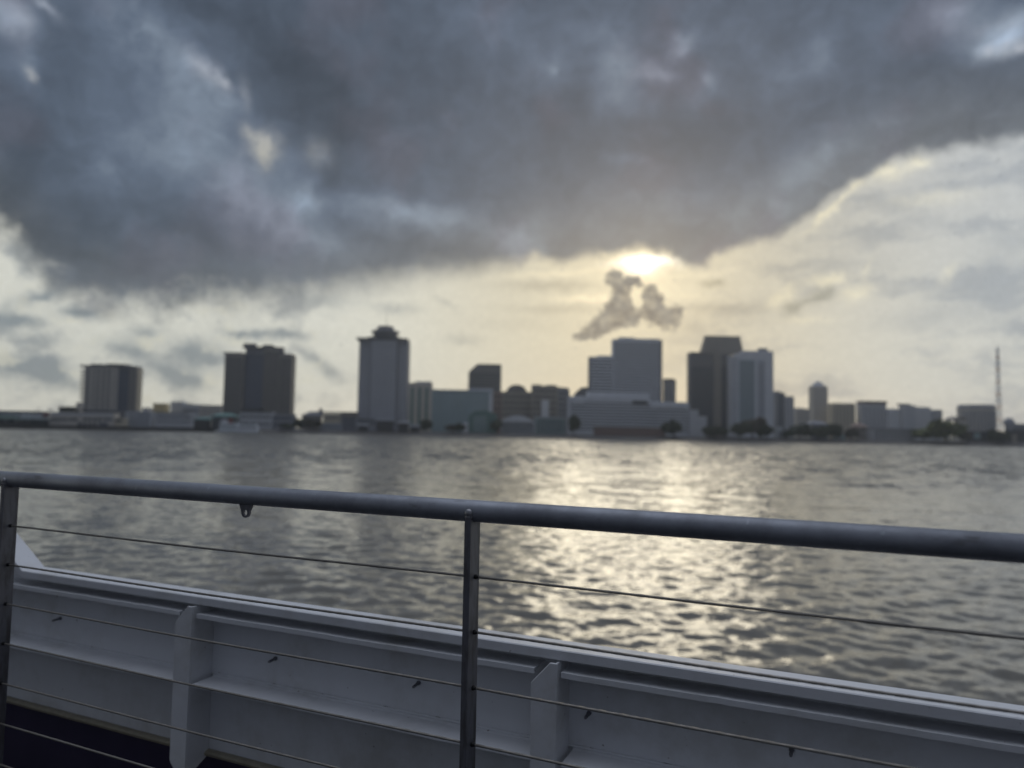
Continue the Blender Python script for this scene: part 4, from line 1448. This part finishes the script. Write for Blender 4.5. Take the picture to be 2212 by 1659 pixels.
def clump_set(seed, n=9):
    g = np.random.default_rng(seed)
    out = [(0, 0, .62, .34, .9)]
    for i in range(n):
        a = g.random() * 6.283
        q = .26 + .2 * g.random()
        out.append((q * math.cos(a), q * math.sin(a), .34 + .46 * g.random(), .15 + .13 * g.random(), .85))
    return out


def trunk_mesh():
    mb = MB()
    mb.tube((0, 0, 0), (.01, 0, .3), .045, .03, 7)
    mb.tube((.01, 0, .28), (.0, .02, .62), .03, .014, 6)
    for a, z in ((0.4, .3), (2.4, .34), (4.3, .28)):
        mb.tube((.01, 0, z), (.26 * math.cos(a), .26 * math.sin(a), z + .25), .02, .008, 5)
    me = bpy.data.meshes.new('trunk')
    me.from_pydata(mb.v, [], mb.f)
    me.materials.append(M['bark'])
    return me


TR = trunk_mesh()
CR = {(k, j): crown_mesh('crown', 2600, 11 * j + 5, k, clump_set(j)) for k in ('leaf', 'leaf_olive', 'leaf_brown') for j in range(3)}


def tree(x0, x1, yt, Y, mat, label, j=0, name='tree', group='trees along the far bank'):
    xa, xb = at(x0, 930, Y)[0], at(x1, 930, Y)[0]
    zt = at((x0 + x1) / 2, yt, Y)[1]
    zb = ZG - (0.7 if Y < 702 else 0.0)
    root = thing(name, label, 'tree', ((xa + xb) / 2, Y, zb), random.uniform(0, 6.28), group)
    t = put('trunk', TR, root, (0, 0, 0))
    c = put('crown', CR[(mat, j % 3)], root, (0, 0, 0))
    w, h = (xb - xa), (zt - zb)
    for o in (t, c): o.scale = (w, w, h * 1.02)


T = tree
T(1437, 1477, 911, 700, 'leaf', 'round dark tree standing alone against the pale stepped mall', 0)
T(1232, 1251, 896, 705, 'leaf', 'narrow upright dark tree between blue pavilion and broad mall', 1)
T(2014, 2072, 909, 703, 'leaf_olive', 'largest bank tree, bushy with a bright yellow green top', 2)
T(1974, 2014, 926, 702, 'leaf_olive', 'lower olive tree leaning against the bright green one', 0)
T(1526, 1566, 920, 701, 'leaf', 'wide low dark tree below the mansard tower', 1)
T(1578, 1616, 914, 702, 'leaf', 'dark green tree, first of the clump under the notched tower', 2)
T(1604, 1648, 906, 706, 'leaf_brown', 'tallest brownish tree of the clump under the notched tower', 0)
T(1640, 1668, 917, 701, 'leaf', 'small dark tree between brownish tree and white kiosk', 1)
T(1690, 1714, 929, 700, 'leaf', 'little dark tree close beside the white kiosk', 2)
T(1710, 1744, 918, 703, 'leaf', 'dense dark tree below the low tan block', 0)
T(1744, 1786, 922, 701, 'leaf', 'broad dark tree in front of the violet grey hall', 2)
T(1782, 1812, 915, 708, 'leaf', 'dark tree rising behind the teal pump house', 1)
T(1826, 1852, 925, 703, 'leaf_brown', 'brownish tree between pump house and dark brown hut', 2)
T(2072, 2092, 930, 702, 'leaf_brown', 'small brown tree beside the low dark shopfront', 1)
T(2140, 2174, 931, 701, 'leaf', 'dark tree in front of the low dark shopfront', 0)
T(983, 1003, 915, 704, 'leaf', 'dark bush like tree at the foot of the teal hall', 2)
T(964, 986, 917, 703, 'leaf_brown', 'brownish low tree at the foot of the teal hall', 1)
T(1062, 1084, 908, 705, 'leaf', 'dark tree between aquarium and arched pavilion', 0)
T(912, 932, 905, 716, 'leaf', 'dark green tree at the foot of the pale striped slab', 1)
T(638, 660, 905, 716, 'leaf', 'dark tree beside the end of the grey hotel hall', 2)
T(664, 692, 908, 703, 'leaf_brown', 'brownish tree in front of the brown hip roofed house', 0)
T(604, 632, 914, 702, 'leaf', 'low dark tree near the stern of the white boat', 1)
T(128, 146, 881, 730, 'leaf', 'dark rooftop height tree beside the low dark warehouse', 0)
T(150, 168, 882, 730, 'leaf_brown', 'dull brown tree just behind the terminal roof', 1)

# distant woods that close the horizon
g = np.random.default_rng(9)
vs, fs = [], []
for _ in range(9000):
    x = g.uniform(-1700, 1700); y = 1500 + g.uniform(-60, 60)
    h = 9 + 7 * math.sin(x * .013) * math.sin(x * .031 + 1) + g.uniform(-3, 3)
    p = np.array([x, y, ZG + g.random() ** .7 * max(4, h)])
    a = g.normal(size=3); a /= np.linalg.norm(a)
    c = np.cross(a, g.normal(size=3)); c /= np.linalg.norm(c)
    s = 2.6
    i = len(vs)
    vs += [tuple(p + a * s), tuple(p + c * s), tuple(p - a * s), tuple(p - c * s)]
    fs.append((i, i + 1, i + 2, i + 3))
me = bpy.data.meshes.new('woods'); me.from_pydata(vs, [], fs); me.materials.append(M['leaf'])
o = bpy.data.objects.new('woods', me); COL.objects.link(o)
tag(o, 'far dark woods along the horizon behind the city', 'woods', kind='stuff')

# ------------------------------------------------------------------ river air
hz = MB().box(-1790, 1790, -1790, 1790, -4.2, 150)


def haze_mat():
    m = bpy.data.materials.new('haze')
    m.use_nodes = True
    N.tree = m.node_tree
    m.node_tree.nodes.clear()
    out = N.node('ShaderNodeOutputMaterial')
    v = N.node('ShaderNodeVolumePrincipled')
    v.inputs['Color'].default_value = (.80, .87, .97, 1)
    v.inputs['Density'].default_value = HAZE
    v.inputs['Anisotropy'].default_value = 0.65
    N.tree.links.new(v.outputs[0], out.inputs['Volume'])
    return m


HAZE = 0.0002
M['haze'] = haze_mat()
o = hz.build('haze', M['haze'], None)
o.display_type = 'WIRE'
tag(o, 'thin pale river haze softening the far bank', 'haze', kind='stuff')
